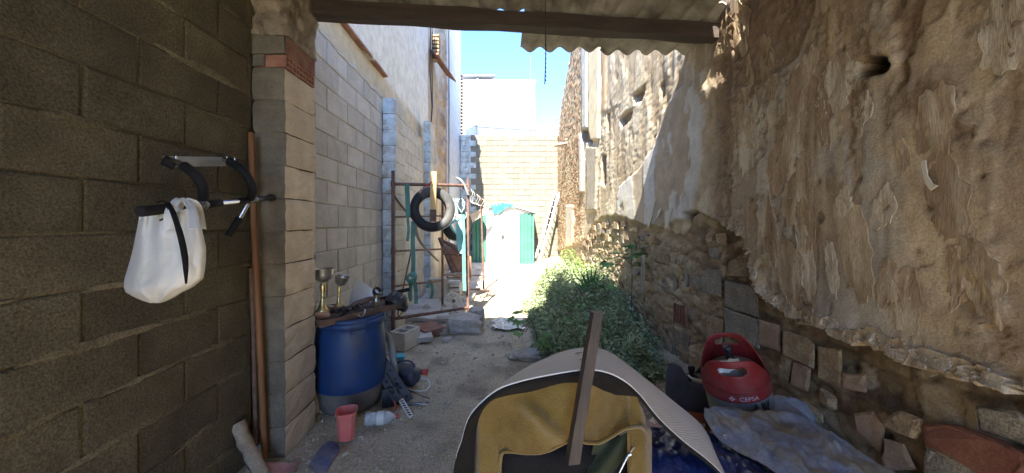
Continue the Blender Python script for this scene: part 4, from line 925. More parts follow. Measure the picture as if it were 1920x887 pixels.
# junk on tray
jk = root('black_straps', 'tangle of black straps and buckles on the front edge of the board', 'straps', TP(.2, -.05))
for k in range(9):
    a = TP(.12 + .025 * k, -.09 + random.uniform(0, .08), .02); pts = [a + Vector([random.uniform(-.045, .045), random.uniform(-.03, .03), random.uniform(0, .055)]) for _ in range(4)]
    MB().tube(resample(pts, 12), random.uniform(.005, .011), 6, flat=.45).build('strap', M['blackplastic'], jk)
MB().lathe([(.024, 0), (.026, .01), (.026, .05), (.020, .054)], TP(.17, -.05, .03), lathe_dir((.3, -1, .5)), 16).build('buckle', M['blackplastic'], jk)
MB().tube(resample([TP(.27, -.10, .0), TP(.29, -.11, -.02), TP(.32, -.105, -.005), TP(.33, -.10, .03)], 10), .006, 6).build('strap', M['silver'], jk)
bw_ = root('wooden_bowl', 'small dark reddish bowl of scraps between the two trophies', 'bowl', TP(.15, .09, .01))
MB().lathe([(0, .002), (.03, .002), (.05, .03), (.06, .055), (.055, .055), (.045, .03), (0, .012)], TP(.15, .10, .01), None, 20).build('shell', M['marble'], bw_)
MB().box(TP(.15, .10, .06), (.05, .04, .02), None, .008).build('scrap', M['whitepl'], bw_)
sh = root('metal_sheet', 'pale curved offcut of sheet leaning on the block wall behind the trophies', 'sheet', TP(.35, .16))
Gs = []
for i in range(9):
    t = i / 8; a = P(648 + 6 * t, 588 - 2 * t, 2.9).lerp(P(667, 522, 3.02), t); b_ = P(690, 585, 2.95).lerp(P(704, 548, 3.1), t)
    Gs.append([a.lerp(b_, u / 6) + Vector((0, .03 * math.sin(u / 6 * 3.1), .01 * math.sin(t * 3))) for u in range(7)])
MB().sheet(Gs, .003).build('panel', M['alu'], sh)
MB().bar(P(697, 575, 2.95), P(704, 534, 2.95), .008, .008).build('strip', M['wood_yellow'], sh)
hz = root('leather_holder', 'dark brown leather pouch lying on the board behind the straps', 'pouch', TP(.38, .05))
MB().tube(resample([TP(.27, .03, .02), TP(.33, .04, .045), TP(.42, .05, .06), TP(.48, .05, .07)], 14), [.012, .022, .03, .034, .036, .038, .038, .038, .036, .035, .034, .032, .028, .02], 12, flat=.6).build('body', M['wood_dark'], hz)
mg = root('metal_tankard', 'dented shiny metal tankard standing on the right half of the board', 'tankard', TP(.50, .03))
MB().lathe([(0, 0), (.034, 0), (.036, .02), (.028, .04), (.024, .055), (.034, .085), (.040, .11), (.038, .112), (.03, .09), (0, .07)], TP(.50, .03, .012), Matrix.Rotation(.1, 3, 'Y'), 18).build('cup', M['silver'], mg)
MB().box(TP(.47, -.03, .03), (.05, .05, .045), Rt, .003).build('box', M['silver'], mg)
MB().lathe([(.034, 0), (.038, .02), (.034, .035)], TP(.50, .03, .115), lathe_dir((.8, -.4, .6)), 16).build('lid', M['blackplastic'], mg)
# handlebar and helmet
hd = root('handlebar', 'dark bicycle handlebar with a black grip sticking out behind the board', 'handlebar', P(720, 560, 3.1))
MB().tube([P(690, 563, 3.12), P(715, 559, 3.1), P(738, 553, 3.05), P(746, 548, 3.0)], .009, 8).build('tube', M['blackplastic'], hd)
MB().tube([P(740, 549, 3.02), P(742, 548, 3.02), P(766, 543, 3.02), P(768, 543, 3.02)], [.010, .016, .016, .011], 10).build('grip', M['foam'], hd)
MB().tube([P(728, 556, 3.06), P(726, 566, 3.06), P(722, 572, 3.05)], .005, 6).build('lever', M['steel'], hd)
hc = P(744, 569, 3.0)
hm = root('helmet', 'black bicycle helmet with grey stripes hanging from the handlebar', 'helmet', hc)
vs = []; nu, nv = 28, 14
Gm = np.zeros((nv, nu + 1, 3)); Rh = Matrix.Rotation(.35, 3, 'Y') @ Matrix.Rotation(-.5, 3, 'X')
for i in range(nv):
    th_ = i / (nv - 1) * math.radians(108)
    for k in range(nu + 1):
        an = 2 * math.pi * k / nu; v = Vector((.100 * math.sin(th_) * math.cos(an) * 1.0, .125 * math.sin(th_) * math.sin(an), .088 * math.cos(th_)))
        rdg = 1 + .05 * math.cos(5 * v.x / .1 * 2.0); v = v * rdg; Gm[i, k] = hc + Rh @ v
Gm[:, nu] = Gm[:, 0]
MB().sheet(Gm, .012).build('shell', M['blackplastic'], hm)
for k in (-2, -1, 0, 1, 2):
    pts = []
    for i in range(10):
        a = -1.25 + 2.5 * i / 9; x = .1 * (k * .36); sc = math.sqrt(max(.05, 1 - (x / .104) ** 2)); pts.append(hc + Rh @ Vector((x, .132 * sc * math.sin(a), .098 * sc * math.cos(a) * 1.0)))
    MB().tube(pts, .0065, 6, flat=.5).build('rib', M['steel'] if k % 2 else M['blackplastic'], hm)
MB().tube(resample([hc + Vector((-.07, -.04, .0)), hc + Vector((-.05, -.09, -.09)), hc + Vector((.03, -.08, -.10)), hc + Vector((.08, -.02, -.02))], 14), .004, 5).build('chin_strap', M['blackplastic'], hm)
# ---- things round the drum's foot
hs_ = root('vacuum_hose', 'grey ribbed flexible hose curving down beside the drum', 'hose', P(735, 700, 2.95))
q = resample([P(706, 640, 3.1), P(722, 628, 3.05), P(733, 645, 3.0), P(737, 672, 2.92), P(740, 700, 2.88), P(733, 722, 2.86)], 90)
MB().tube(q, [.030 if k % 2 else .0255 for k in range(90)], 12).build('tube', M['hose'], hs_)
tb = root('turquoise_box', 'small turquoise plastic box on the ground behind the dark jerrycan', 'box', P(746, 680, 3.25))
c_ = P(746, 676, 3.25); MB().box(c_, (.11, .09, .075), Matrix.Rotation(.3, 3, 'Z'), .003).build('body', M['turq'], tb); MB().box(c_ + Vector((0, 0, .042)), (.12, .10, .012), Matrix.Rotation(.3, 3, 'Z'), .001).build('lid', M['turq'], tb)
jc = root('jerrycan', 'dark blue-black jerrycan lying on its side with a red cap, right of the drum', 'jerrycan', P(762, 712, 3.02))
# rounded body lying, neck to the right
q0 = P(727, 700, 3.02); q1 = P(787, 704, 3.0); q = resample([q0, q0.lerp(q1, .3), q0.lerp(q1, .7), q1], 22)
vs = []; n_ = 24; Mj = []
for i, c in enumerate(q):
    t = i / 21; hw = .085 * (1 - .55 * max(0, (t - .82) / .18) ** 1.5) * (1 - .25 * max(0, (.08 - t) / .08)); hh = .078 * (1 - .5 * max(0, (t - .82) / .18) ** 1.5) * (1 - .25 * max(0, (.08 - t) / .08))
    hw *= 1 - .04 * (abs(math.sin(t * 12)) > .9)
    for k in range(n_):
        a = 2 * math.pi * k / n_; ca_, sa_ = math.cos(a), math.sin(a); e_ = .55
        vs.append((c[0], c[1] + hw * 1.2 * math.copysign(abs(ca_) ** e_, ca_), c[2] + hh * math.copysign(abs(sa_) ** e_, sa_)))
fs = [(i * n_ + k, i * n_ + (k + 1) % n_, (i + 1) * n_ + (k + 1) % n_, (i + 1) * n_ + k) for i in range(21) for k in range(n_)] + [tuple(range(n_)), tuple(range(21 * n_, 22 * n_))]
MB().add(vs, fs, True).build('body', M['jerry'], jc)
cq = P(790, 697, 2.97); MB().tube([cq, cq + Vector((.02, -.005, .0))], .022, 12).build('neck', M['jerry'], jc)
MB().tube([cq + Vector((.018, -.005, 0)), cq + Vector((.05, -.012, -.002))], .026, 14).build('cap', M['cap_red'], jc)
MB().tube(resample([P(742, 686, 2.98), P(750, 677, 2.98), P(770, 678, 2.98), P(778, 688, 2.98)], 12), .010, 8).build('handle', M['jerry'], jc)
wh = root('white_hose', 'loop of thin white hose on the gravel beyond the jerrycan cap', 'hose', P(800, 720, 3.0))
MB().tube(resample([P(768, 730, 2.95), P(783, 733, 2.93), P(798, 732, 2.95), P(806, 722, 3.0), P(801, 712, 3.05), P(790, 709, 3.08)], 24), .007, 8).build('tube', M['whitepl'], wh)
def channel(nm, label, a, b, wd, dp):
    r = root(nm, label, 'rack', b); 
    a = Vector(a); b = Vector(b); d = (b - a).normalized(); x = d.cross(Vector((0, -.6, .8))).normalized(); y = x.cross(d)
    MB().bar(a, b, wd, .006, y).build('web', M['greyplastic'], r)
    for s_ in (-1, 1): MB().bar(a + x * s_ * wd / 2 + y * dp / 2, b + x * s_ * wd / 2 + y * dp / 2, .005, dp, y).build('flange', M['greyplastic'], r)
    for k in range(5):
        c = a.lerp(b, (k + .5) / 5); MB().bar(c - d * .012 + y * .006, c + d * .012 + y * .006, wd * .35, .004, y).build('clip', M['blackplastic'], r)
    return r
channel('plastic_rail', 'dark grey plastic rail leaning on the drum, upper one of the two', P(716, 672, 2.86), P(768, 752, 2.72), .055, .03)
channel('plastic_rail', 'shorter dark plastic rail leaning on the drum, lower one of the two', P(716, 702, 2.78), P(745, 752, 2.66), .05, .03)
bx_ = root('black_crate', 'dark plastic part with a red tag tucked beside the drum', 'crate', P(735, 765, 2.7))
MB().box(P(733, 745, 2.75), (.12, .12, .20), Matrix.Rotation(.3, 3, 'Z'), .01).build('body', M['blackplastic'], bx_); MB().tube([P(739, 752, 2.62), P(743, 764, 2.60), P(741, 770, 2.60)], [.006, .012, .004], 6).build('tag', M['cap_red'], bx_)
rk = root('white_rack_strip', 'short pale slotted strip lying on the gravel below the dark rails', 'strip', P(760, 770, 2.6))
a = P(752, 750, 2.62); b_ = P(771, 782, 2.52); MB().bar(a, b_, .035, .01, (0, -.5, .8)).build('strip', M['whitepl'], rk)
for k in range(7):
    c = a.lerp(b_, (k + .7) / 7.5) + Vector((0, -.004, .006)); MB().bar(c - Vector((.011, 0, 0)), c + Vector((.011, 0, 0)), .008, .004, (0, -.5, .8)).build('slot', M['blackplastic'], rk)
cb = root('tangled_cord', 'tangle of pale flat plastic trim and cord on the gravel beyond the bottle', 'cord', P(790, 755, 2.75))
for k in range(7):
    pts = [P(770 + random.uniform(-8, 38), 745 + random.uniform(-12, 22), 2.70) for _ in range(5)]
    for p_ in pts: p_.z = gh(p_.x, p_.y) + random.uniform(.005, .03)
    MB().tube(resample(pts, 20), random.uniform(.004, .009), 5, flat=.4).build('strand', M['whitepl'] if k % 3 else M['greyplastic'], cb)
MB().tube(resample([P(760, 728, 2.8), P(780, 738, 2.8), P(806, 748, 2.8)], 10), .003, 5).build('wire', M['blackplastic'], cb)
# PET bottle
bt = root('plastic_bottle', 'clear crumpled plastic bottle with a red cap lying on the gravel beside the pink pot', 'bottle', P(715, 790, 2.45))
a = P(683, 788, 2.42); b_ = P(743, 777, 2.46); a.z = b_.z = .055; d_ = (b_ - a); L_ = d_.length; R_ = lathe_dir(d_)
pf_ = [(0, 0), (.03, .001), (.040, .008)]
for k in range(30):
    t = k / 29; r_ = .042 + .0022 * math.sin(k * 2.1) - .004 * (abs(t - .45) < .06) + random.uniform(-.0012, .0012); pf_.append((r_, .012 + t * (L_ - .07)))
pf_ += [(.032, L_ - .038), (.018, L_ - .018), (.0135, L_ - .010), (.0135, L_)]
MB().lathe(pf_, a, R_, 24).build('body', M['bottle'], bt)
MB().tube([b_ - d_.normalized() * .004, b_ + d_.normalized() * .016], .016, 12).build('cap', M['cap_red'], bt)
MB().lathe([(.0445, L_ * .40), (.045, L_ * .45), (.0445, L_ * .62)], a, R_, 24).build('label', M['bag'], bt)
# pink pot
ppos = P(650, 826, 2.27); ppos.z = .02
pp = root('square_pot', 'small pink-red square tapered plastic pot standing on the dirt in front of the drum', 'pot', ppos)
Rz = Matrix.Rotation(.28, 3, 'Z'); vs = []; rings = [(.044, 0), (.048, .02), (.056, .14), (.062, .168), (.066, .169), (.066, .182), (.062, .182), (.052, .14), (.044, .008)]
for r_, z in rings:
    for k in range(16):
        an = 2 * math.pi * (k + .5) / 16; c_, s_ = math.cos(an), math.sin(an); q_ = max(abs(c_), abs(s_)) ** .8
        vs.append(ppos + Rz @ Vector((r_ * c_ / q_, r_ * s_ / q_, z)))
fs = [(i * 16 + k, i * 16 + (k + 1) % 16, (i + 1) * 16 + (k + 1) % 16, (i + 1) * 16 + k) for i in range(len(rings) - 1) for k in range(16)] + [tuple(range(16)), tuple(range(8 * 16, 9 * 16))]
MB().add(vs, fs).build('body', M['pink'], pp)
# insole
ins = root('shoe_insole', 'worn blue and grey shoe insole lying flat on the dirt at the bottom left', 'insole', (-1.08, 2.1, .02))
cl = [(600, 900), (583, 880), (588, 862), (602, 843), (612, 833), (625, 832), (636, 840), (634, 852), (622, 868), (614, 884), (606, 896)]
pts = []
for a, b_ in cl:
    zz = F * H / (b_ - CY); v = P(a, b_, zz); v.z = gh(v.x, v.y) + .010; pts.append(v)
pts = smoothpts(pts + [pts[0]], 4)[:-1]; MB().prism([Vector(p) for p in pts], (0, 0, .007)).build('sole', M['insole'], ins)
pc_ = root('pink_rag', 'dusty pink scrap of cloth on the ground at the bottom edge near the log', 'rag', (-1.2, 1.95, .02))
Gs = [[(-1.36 + .20 * u / 8 + .01 * math.sin(v), 1.88 + .14 * v / 6, gh(-1.3, 1.95) + .015 + .02 * math.sin(u * .9) * math.sin(v * 1.1) ** 2 + .01) for u in range(9)] for v in range(7)]
MB().sheet(Gs, .004).build('cloth', mat('rag', (.42, .22, .20), (.50, .28, .25), 9, .9, .3, 60), pc_)
wr_ = root('white_sack', 'pale blue-white plastic sack squeezed between the drum and the wall', 'sack', (-1.38, 3.05, .0))
Gs = np.zeros((10, 17, 3))
for i in range(10):
    for k in range(17):
        an = 2 * math.pi * (k % 16) / 16; r_ = .10 * (1 - .35 * i / 9) * (1 + .2 * math.sin(k % 16 * 2.3 + i)); Gs[i, k] = (-1.385 + r_ * math.cos(an), 2.66 + r_ * math.sin(an), .01 + .30 * i / 9)
MB().sheet(Gs, .003).build('body', M['bag'], wr_)
# ---- concrete block, tiles
cbk = root('hollow_block', 'grey two-cell concrete block standing on the ground beside the scaffold post', 'block', P(760, 650, 4.0))
a = P(760, 632, 4.0); a.z = .11; Rb = Matrix.Rotation(-.35, 3, 'Z'); wl_ = .028
m_ = MB(); Wd, Dp, Hh_ = .20, .30, .20
for sx in (-1, 1): m_.box(a + Rb @ Vector((sx * (Wd - wl_) / 2, 0, 0)), (wl_, Dp, Hh_), Rb)
for sy in (-1, 0, 1): m_.box(a + Rb @ Vector((0, sy * (Dp - wl_) / 2, -.001)), (Wd - 2 * wl_, wl_, Hh_ - .002), Rb)
m_.build('shell', M['block_out'], cbk)
tl = root('roof_tiles', 'stack of red clay tiles on the ground right of the grey concrete block', 'tiles', P(800, 622, 4.4))
for k in range(3):
    c = P(795 + 2 * k, 618, 4.45); c.z = .035 + .03 * k; MB().box(c + Vector((.02 * k, .0, 0)), (.30, .34, .024), Matrix.Rotation(.5 + .1 * k, 3, 'Z'), .003).build('tile', M['tile_red'], tl)
gs = root('stone_slab', 'pale grey broken slab lying between the concrete block and the red tiles', 'slab', P(788, 636, 4.2))
c = P(790, 636, 4.2); c.z = .05; MB().box(c, (.24, .28, .055), Matrix.Rotation(.3, 3, 'Z'), .01).build('slab', M['slab'], gs)
# ---- rocks
def rock(label, c, r, sc, seed, nm='rock', m=None, parent=None):
    vs = []; n1, n2 = 16, 10
    for i in range(n2 + 1):
        th_ = math.pi * i / n2
        for k in range(n1):
            an = 2 * math.pi * k / n1; v = Vector((math.sin(th_) * math.cos(an), math.sin(th_) * math.sin(an), math.cos(th_)))
            n_ = float(fbm(np.array([v.x * 1.6 + seed]), np.array([v.y * 1.6 + v.z * 2.3 + seed]), 4, seed)[0]); q_ = max(abs(v.x), abs(v.y), abs(v.z)) ** .55
            vs.append(Vector(c) + Vector((v.x * sc[0], v.y * sc[1], v.z * sc[2])) * r / q_ * (1 + .38 * n_))
    fs = [(i * n1 + k, i * n1 + (k + 1) % n1, (i + 1) * n1 + (k + 1) % n1, (i + 1) * n1 + k) for i in range(n2) for k in range(n1)]
    mb = MB(); mb.add(vs, fs)
    if parent: return mb.build(nm, m or M['rock'], parent)
    return mb.build(nm, m or M['rock'], None, label, 'rock')
c = P(873, 622, 4.6); c.z = .09; rock('large pale lump of concrete at the foot of the right scaffold post', c, .21, (1.1, .8, .6), 3)
c = P(893, 600, 4.95); c.z = .11; rock('brown upright stone behind the large concrete lump', c, .14, (.9, .8, .95), 8)
c = P(838, 650, 4.2); c.z = .02; rock('small flat stone lying on the gravel left of the concrete lump', c, .05, (1, 1, .5), 11)
c = P(985, 668, 3.7); c.z = .03; rock('flat brown stone half buried at the edge of the weeds', c, .13, (1.3, 1, .4), 15)
# ---- scaffold
sc_ = root('scaffold_frame', 'rusty tubular scaffold frame with a tyre hung on it before the blue pier', 'scaffold', (-1.0, 4.7, 0))
A0 = Vector((-1.33, 4.3, .01)); A1 = Vector((-1.33, 4.3, 2.08)); B0 = Vector((-.475, 5.1, .10)); B1 = Vector((-.475, 5.1, 2.09))
C0 = Vector((-.95, 5.7, .04)); C1 = Vector((-.95, 5.7, 2.0)); D0 = P(907, 541, 7.3); D0.z = .05; D1 = P(902, 372, 7.3)
for a, b_, r_ in ((A0, A1, .021), (B0, B1, .021), (C0, C1, .019), (D0, D1, .021)): MB().tube([a, a.lerp(b_, .5), b_], r_, 10).build('post', M['rust'], sc_)
def lv(p, z): return Vector((p.x, p.y, z))
def rail(a, b_, r_=.015): MB().tube([a, b_], r_, 8).build('rail', M['rust'], sc_)
za = H + (420 - 345) * 4.3 / F; rail(lv(A0, za), lv(B0, H + 72 * 5.1 / F), .021)
rail(lv(A0, H - 178 * 4.3 / F), lv(B0, H - 157 * 5.1 / F), .021)
for ya, yc in ((407, 405), (471, 467), (537, 526)): rail(lv(A0, H - (ya - CY) * 4.3 / F), lv(C0, H - (yc - CY) * 5.7 / F), .013)
rail(lv(C0, H - 56 * 5.7 / F), lv(B0, H - 60 * 5.1 / F), .011); rail(lv(C0, H - 96 * 5.7 / F), P(905, 517, 7.3), .011); rail(P(865, 350, 5.1), P(902, 378, 7.3), .012)
rail(lv(A0, H + 55 * 4.3 / F), P(768, 405, 5.0), .013); rail(P(778, 440, 5.0), P(745, 590, 4.5), .011)
for z_ in (.33, .9): rail(P(878, 543, 5.2), P(916, 545, 7.2), .012) if z_ < .5 else None
for p_, z_ in ((A0, za), (B0, H + 72 * 5.1 / F), (A0, H - .34), (B0, .6), (A0, .25)): MB().tube([lv(p_, z_ - .035), lv(p_, z_ + .035)], .029, 10).build('coupler', M['rust'], sc_)
MB().tube([P(884, 543, 5.6), P(918, 545, 5.9)], .016, 8).build('foot_bar', M['rust'], sc_)
# trinkets on the top right
tr = root('wire_bundle', 'bundle of pale wire and cloth scraps tied to the top right corner of the scaffold', 'wire', P(885, 350, 5.2))
MB().tube(resample([P(856, 334, 5.1), P(864, 338, 5.05), P(872, 350, 5.05), P(878, 366, 5.05)], 12), .022, 8).build('hook', M['steel'], tr)
for k in range(9):
    x = 880 + k * 3.5; MB().tube(resample([P(x, 352 + k * 3, 5.5), P(x + 3, 362 + k * 2, 5.5), P(x - 2, 372 + k * 2, 5.55), P(x + 4, 381 + k, 5.5)], 8), .010, 5, flat=.4).build('scrap', M['whitepl'] if k % 3 else M['greyplastic'], tr)
for k in range(7):
    x = 846 + k * 4; MB().tube(resample([P(x, 372, 5.3), P(x + random.uniform(-6, 6), 384, 5.3), P(x + random.uniform(-6, 6), 402, 5.3), P(x, 412, 5.3)], 8), .007, 5).build('wire', M['whitepl'] if k % 2 else M['strap_light'], tr)
# tyres
def tyre(label, c, r, wd, axis, m, grp=None):
    t = root('tyre', label, 'tyre', c); Rm = lathe_dir(axis); w2 = wd / 2; p = []
    for rr2, zz in ((.60, -.62), (.63, -.80), (.72, -.98), (.84, -1.0), (.94, -.86), (.985, -.72)): p.append((r * rr2, w2 * zz))
    tread = [(r * .985, -w2 * .72)]
    for g in range(5):
        z_ = -.62 + g * .31; tread += [(r * 1.0, w2 * (z_ - .10)), (r * 1.0, w2 * (z_ + .10)), (r * .975, w2 * (z_ + .12)), (r * .975, w2 * (z_ + .19))]
    tread = tread[:-2] + [(r * .985, w2 * .72)]
    MB().lathe(p, c, Rm, 48).build('sidewall', m, t)
    MB().lathe([(a, -b_) for a, b_ in p], c, Rm, 48).build('sidewall', m, t)
    MB().lathe(tread, c, Rm, 48, smooth=False).build('tread', m, t)
    MB().lathe([(r * .60, -w2 * .62), (r * .66, -w2 * .5), (r * .93, -w2 * .6), (r * .95, 0), (r * .93, w2 * .6), (r * .66, w2 * .5), (r * .60, w2 * .62)], c, Rm, 40).build('liner', M['tyre_dark'], t)
    mb = MB()
    for k in range(60):
        a = 2 * math.pi * k / 60; v = Rm @ Vector((math.cos(a) * r * .985, math.sin(a) * r * .985, 0)); mb.tube([Vector(c) + v + Rm @ Vector((0, 0, -w2 * .74)), Vector(c) + v * .955 + Rm @ Vector((0, 0, -w2 * .93))], .006, 4)
    mb.build('shoulder_blocks', m, t).__setitem__('kind', 'stuff')
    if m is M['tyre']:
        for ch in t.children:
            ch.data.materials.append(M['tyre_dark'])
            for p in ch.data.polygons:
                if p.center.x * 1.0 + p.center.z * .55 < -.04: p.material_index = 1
    return t
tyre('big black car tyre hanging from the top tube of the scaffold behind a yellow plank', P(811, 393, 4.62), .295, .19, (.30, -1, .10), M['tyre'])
tyre('second darker tyre hanging lower behind the light green strap', P(858, 422, 5.9), .27, .17, (.9, -1, 0), M['tyre_dark'])
yp = root('yellow_plank', 'pale yellow wooden plank standing upright in front of the hanging tyre', 'plank', P(812, 400, 4.45))
MB().bar(P(813, 322, 4.45), P(812, 393, 4.44), .075, .03, (0, 1, 0)).build('board', M['wood_yellow'], yp); MB().bar(P(812, 393, 4.44), P(812, 416, 4.44), .080, .032, (0, 1, 0)).build('stained_end', M['wood_dark'], yp)
MB().tube(resample([P(800, 352, 4.45), P(805, 344, 4.4), P(812, 340, 4.4), P(796, 350, 4.42), P(790, 358, 4.45)], 12), .006, 5).build('red_cord', M['cap_red'], yp)
MB().tube(resample([P(795, 352, 4.45), P(786, 362, 4.45), P(790, 350, 4.4)], 8), .006, 5).build('white_cord', M['whitepl'], yp)
# straps
def ribbon(pts, wd, m, parent, nm='strap', n=24, tw=0, wv=Vector((1, 0, 0))):
    c = resample(pts, n); G = []
    for i, q_ in enumerate(c):
        a = tw * i / n; v = Vector((math.cos(a), math.sin(a) * .8, 0)) if wv.x else wv; G.append([Vector(q_) + v * wd * t + Vector((0, 0, 0)) for t in (-.5, 0, .5)])
    return MB().sheet(G, .004).build(nm, m, parent)
st = root('green_strap', 'dark green webbing strap tied in a knot hanging from the left of the scaffold', 'strap', P(770, 450, 4.5))
ribbon([P(763, 345, 4.35), P(764, 370, 4.4), P(765, 405, 4.4)], .06, M['strap'], st); ribbon([P(764, 405, 4.42), P(766, 430, 4.42), P(764, 452, 4.42)], .035, M['strap'], st)
ribbon([P(775, 415, 4.5), P(774, 450, 4.5), P(775, 490, 4.5), P(774, 520, 4.5)], .055, M['strap'], st, tw=.5)
MB().tube(resample([P(772, 512, 4.5), P(764, 520, 4.45), P(768, 528, 4.42), P(778, 522, 4.42), P(776, 512, 4.45), P(768, 516, 4.42)], 20), .028, 8, flat=.5).build('knot', M['strap'], st)
ribbon([P(771, 525, 4.5), P(769, 545, 4.5), P(768, 565, 4.48)], .045, M['strap'], st); ribbon([P(777, 525, 4.5), P(780, 548, 4.5), P(780, 570, 4.48)], .05, M['strap'], st, tw=.6)
ribbon([P(776, 408, 4.5), P(784, 446, 4.6), P(800, 468, 4.8), P(822, 490, 5.2)], .04, M['wood_old'], st, 'webbing')
ribbon([P(802, 540, 5.6), P(806, 525, 5.6), P(811, 545, 5.6), P(808, 560, 5.6)], .05, M['strap'], st, 'loose_end')
ls = root('light_strap', 'light turquoise ribbon draped from the right scaffold post across the tyre', 'strap', P(862, 420, 5.2))
ribbon([P(822, 433, 4.9), P(840, 423, 4.95), P(856, 412, 5.0), P(867, 404, 5.02)], .05, M['strap_light'], ls, wv=Vector((0, .2, .9)) if False else Vector((1, 0, 0)))
ribbon([P(864, 402, 5.02), P(861, 430, 5.02), P(862, 455, 5.0), P(866, 475, 5.0)], .085, M['strap_light'], ls, tw=.3); ribbon([P(868, 402, 5.0), P(869, 440, 4.98), P(870, 500, 4.98), P(871, 545, 4.98)], .05, M['strap'], ls, 'dark_strap')
ribbon([P(843, 420, 5.1), P(850, 432, 5.1), P(864, 445, 5.05)], .035, M['strap_light'], ls)
# leaning rusty metal sheets and stuff under the scaffold
rp_ = root('rusty_plate', 'rust brown sheet metal panel leaning under the right side of the scaffold', 'panel', P(852, 500, 6.6))
G = [[P(824, 448, 6.8), P(836, 452, 6.8), P(852, 458, 6.7)], [P(830, 470, 6.7), P(846, 478, 6.6), P(868, 476, 6.6)], [P(852, 512, 6.5), P(862, 516, 6.5), P(876, 518, 6.5)]]; MB().sheet(G, .02, False).build('panel', M['rustplate'], rp_)
MB().bar(P(824, 446, 6.7), P(850, 512, 6.45), .05, .05).build('frame', M['rust'], rp_); MB().bar(P(824, 447, 6.75), P(868, 476, 6.55), .04, .04).build('frame', M['rust'], rp_)
cbn = root('wooden_cabinet', 'small brown wooden box below the leaning rusty panel', 'box', P(868, 510, 7))
MB().box(P(866, 500, 7.2), (.35, .3, .45), Matrix.Rotation(.2, 3, 'Z'), .01).build('body', M['rustplate'], cbn)
for k, (x, y, z, cells, lab) in enumerate(((822, 548, 6.4, 0, 'cream concrete block standing on the path, leftmost of three under the scaffold'), (852, 522, 6.5, 1, 'hollow concrete block with open cells facing the viewer, under the rusty panel'), (852, 541, 6.1, 1, 'hollow concrete block lying lower and nearer under the rusty panel'))):
    r_ = root('concrete_block', lab, 'block', P(x, y, z)); c = P(x, y, z); c.z = max(.14, c.z) if k != 1 else .40
    if not cells: MB().box(Vector((c.x, c.y, .22)), (.34, .2, .40), Matrix.Rotation(.1, 3, 'Z'), .004).build('body', M['pier_block'], r_)
    else:
        wl2 = .03; Wd, Dp, Hh_ = .30 - .06 * (k == 2), .2, .22; m_ = MB()
        for sx in (-1, 1): m_.box(c + Vector((sx * (Wd - wl2) / 2, 0, 0)), (wl2, Dp, Hh_))
        for sz in (-1, 0, 1): m_.box(c + Vector((0, .001, sz * (Hh_ - wl2) / 2)), (Wd - 2 * wl2, Dp - .002, wl2))
        m_.build('shell', M['slab'], r_)
fn = root('standing_fan', 'small pale round fan cage lying on the path at the foot of the scaffold', 'fan', P(850, 565, 5.6))
c = P(850, 565, 5.7); Rf = lathe_dir((.5, -1, .5))
for r_ in (.05, .09, .13, .15): MB().tube([c + Rf @ Vector((r_ * math.cos(a), r_ * math.sin(a), .03 * (1 - r_ / .15))) for a in np.linspace(0, 6.283, 25)], .006, 5, False).build('ring', M['whitepl'], fn)
for k in range(14):
    a = k * 6.283 / 14; MB().tube([c + Rf @ Vector((.02 * math.cos(a), .02 * math.sin(a), .03)), c + Rf @ Vector((.15 * math.cos(a), .15 * math.sin(a), 0))], .004, 4).build('spoke', M['whitepl'], fn)
MB().lathe([(0, .04), (.03, .035), (.03, .0)], c, Rf, 14).build('hub', M['greyplastic'], fn)
wr2 = root('white_rag', 'crumpled pale sheet of plastic on the gravel left of the weeds', 'sheet', P(935, 608, 4.9))
G = [[(-.10 + .42 * u / 10 + .03 * math.sin(v * 2), 4.55 + .5 * v / 7 + .03 * math.sin(u), gh(0, 4.8) + .02 + .035 * abs(math.sin(u * 1.7 + v)) * random.uniform(.5, 1)) for u in range(11)] for v in range(8)]; MB().sheet(G, .003, False).build('film', M['bag'], wr2)
mbr = MB()
for k in range(34):
    z = random.uniform(4.9, 7.5); x = random.uniform(-1.35, -.55); r_ = random.uniform(.02, .075)
    q_ = [Vector((x, z, .06)) + Vector([random.gauss(0, 1) for _ in range(3)]).normalized() * r_ * random.uniform(.7, 1.1) for _ in range(10)]
    bm2 = bmesh.new(); [bm2.verts.new(v) for v in q_]; bmesh.ops.convex_hull(bm2, input=bm2.verts); bm2.verts.index_update()
    mbr.add([v.co.copy() for v in bm2.verts], [tuple(v.index for v in f.verts) for f in bm2.faces]); bm2.free()
mbr.build('rubble', M['pier_block'], None, 'broken block and rubble scattered on the path below the scaffold', 'rubble', None, 'stuff')
# ---- shed
sx0, sx1, sz, = P(887, 0, 11.8).x, P(1000, 0, 11.8).x, 11.8
sd_ = root('garden_shed', 'small green and white metal garden shed against the far wall', 'shed', ((sx0 + sx1) / 2, sz, 0))
g0 = .05; eh = P(0, 400, sz).z; rh_ = P(0, 383, sz).z; dxa, dxb = P(914, 0, sz).x, P(971.5, 0, sz).x
def corr(x0, x1, z0, n, m, name, y0=g0, y1=eh, ax='x'):
    G = []; xs = np.linspace(x0, x1, n * 6 + 1)
    for h in (y0, y1): G.append([((x, z0 - .018 * max(-1, min(1, 2.2 * math.sin(i * math.pi / 3))), h) if ax == 'x' else (z0 - .018 * max(-1, min(1, 2.2 * math.sin(i * math.pi / 3))), x, h)) for i, x in enumerate(xs)])
    return MB().sheet(G, .004, False).build(name, m, sd_)
corr(sx0, dxa - .02, sz, 4, M['shedgreen'], 'front_panel'); corr(dxb + .02, sx1, sz, 4, M['shedgreen'], 'front_panel')
corr(sz, sz + 1.0, sx0, 8, M['shedgreen'], 'side_panel', ax='y'); corr(sz, sz + 1.0, sx1, 8, M['shedgreen'], 'side_panel', ax='y')
mid = (dxa + dxb) / 2 + .0
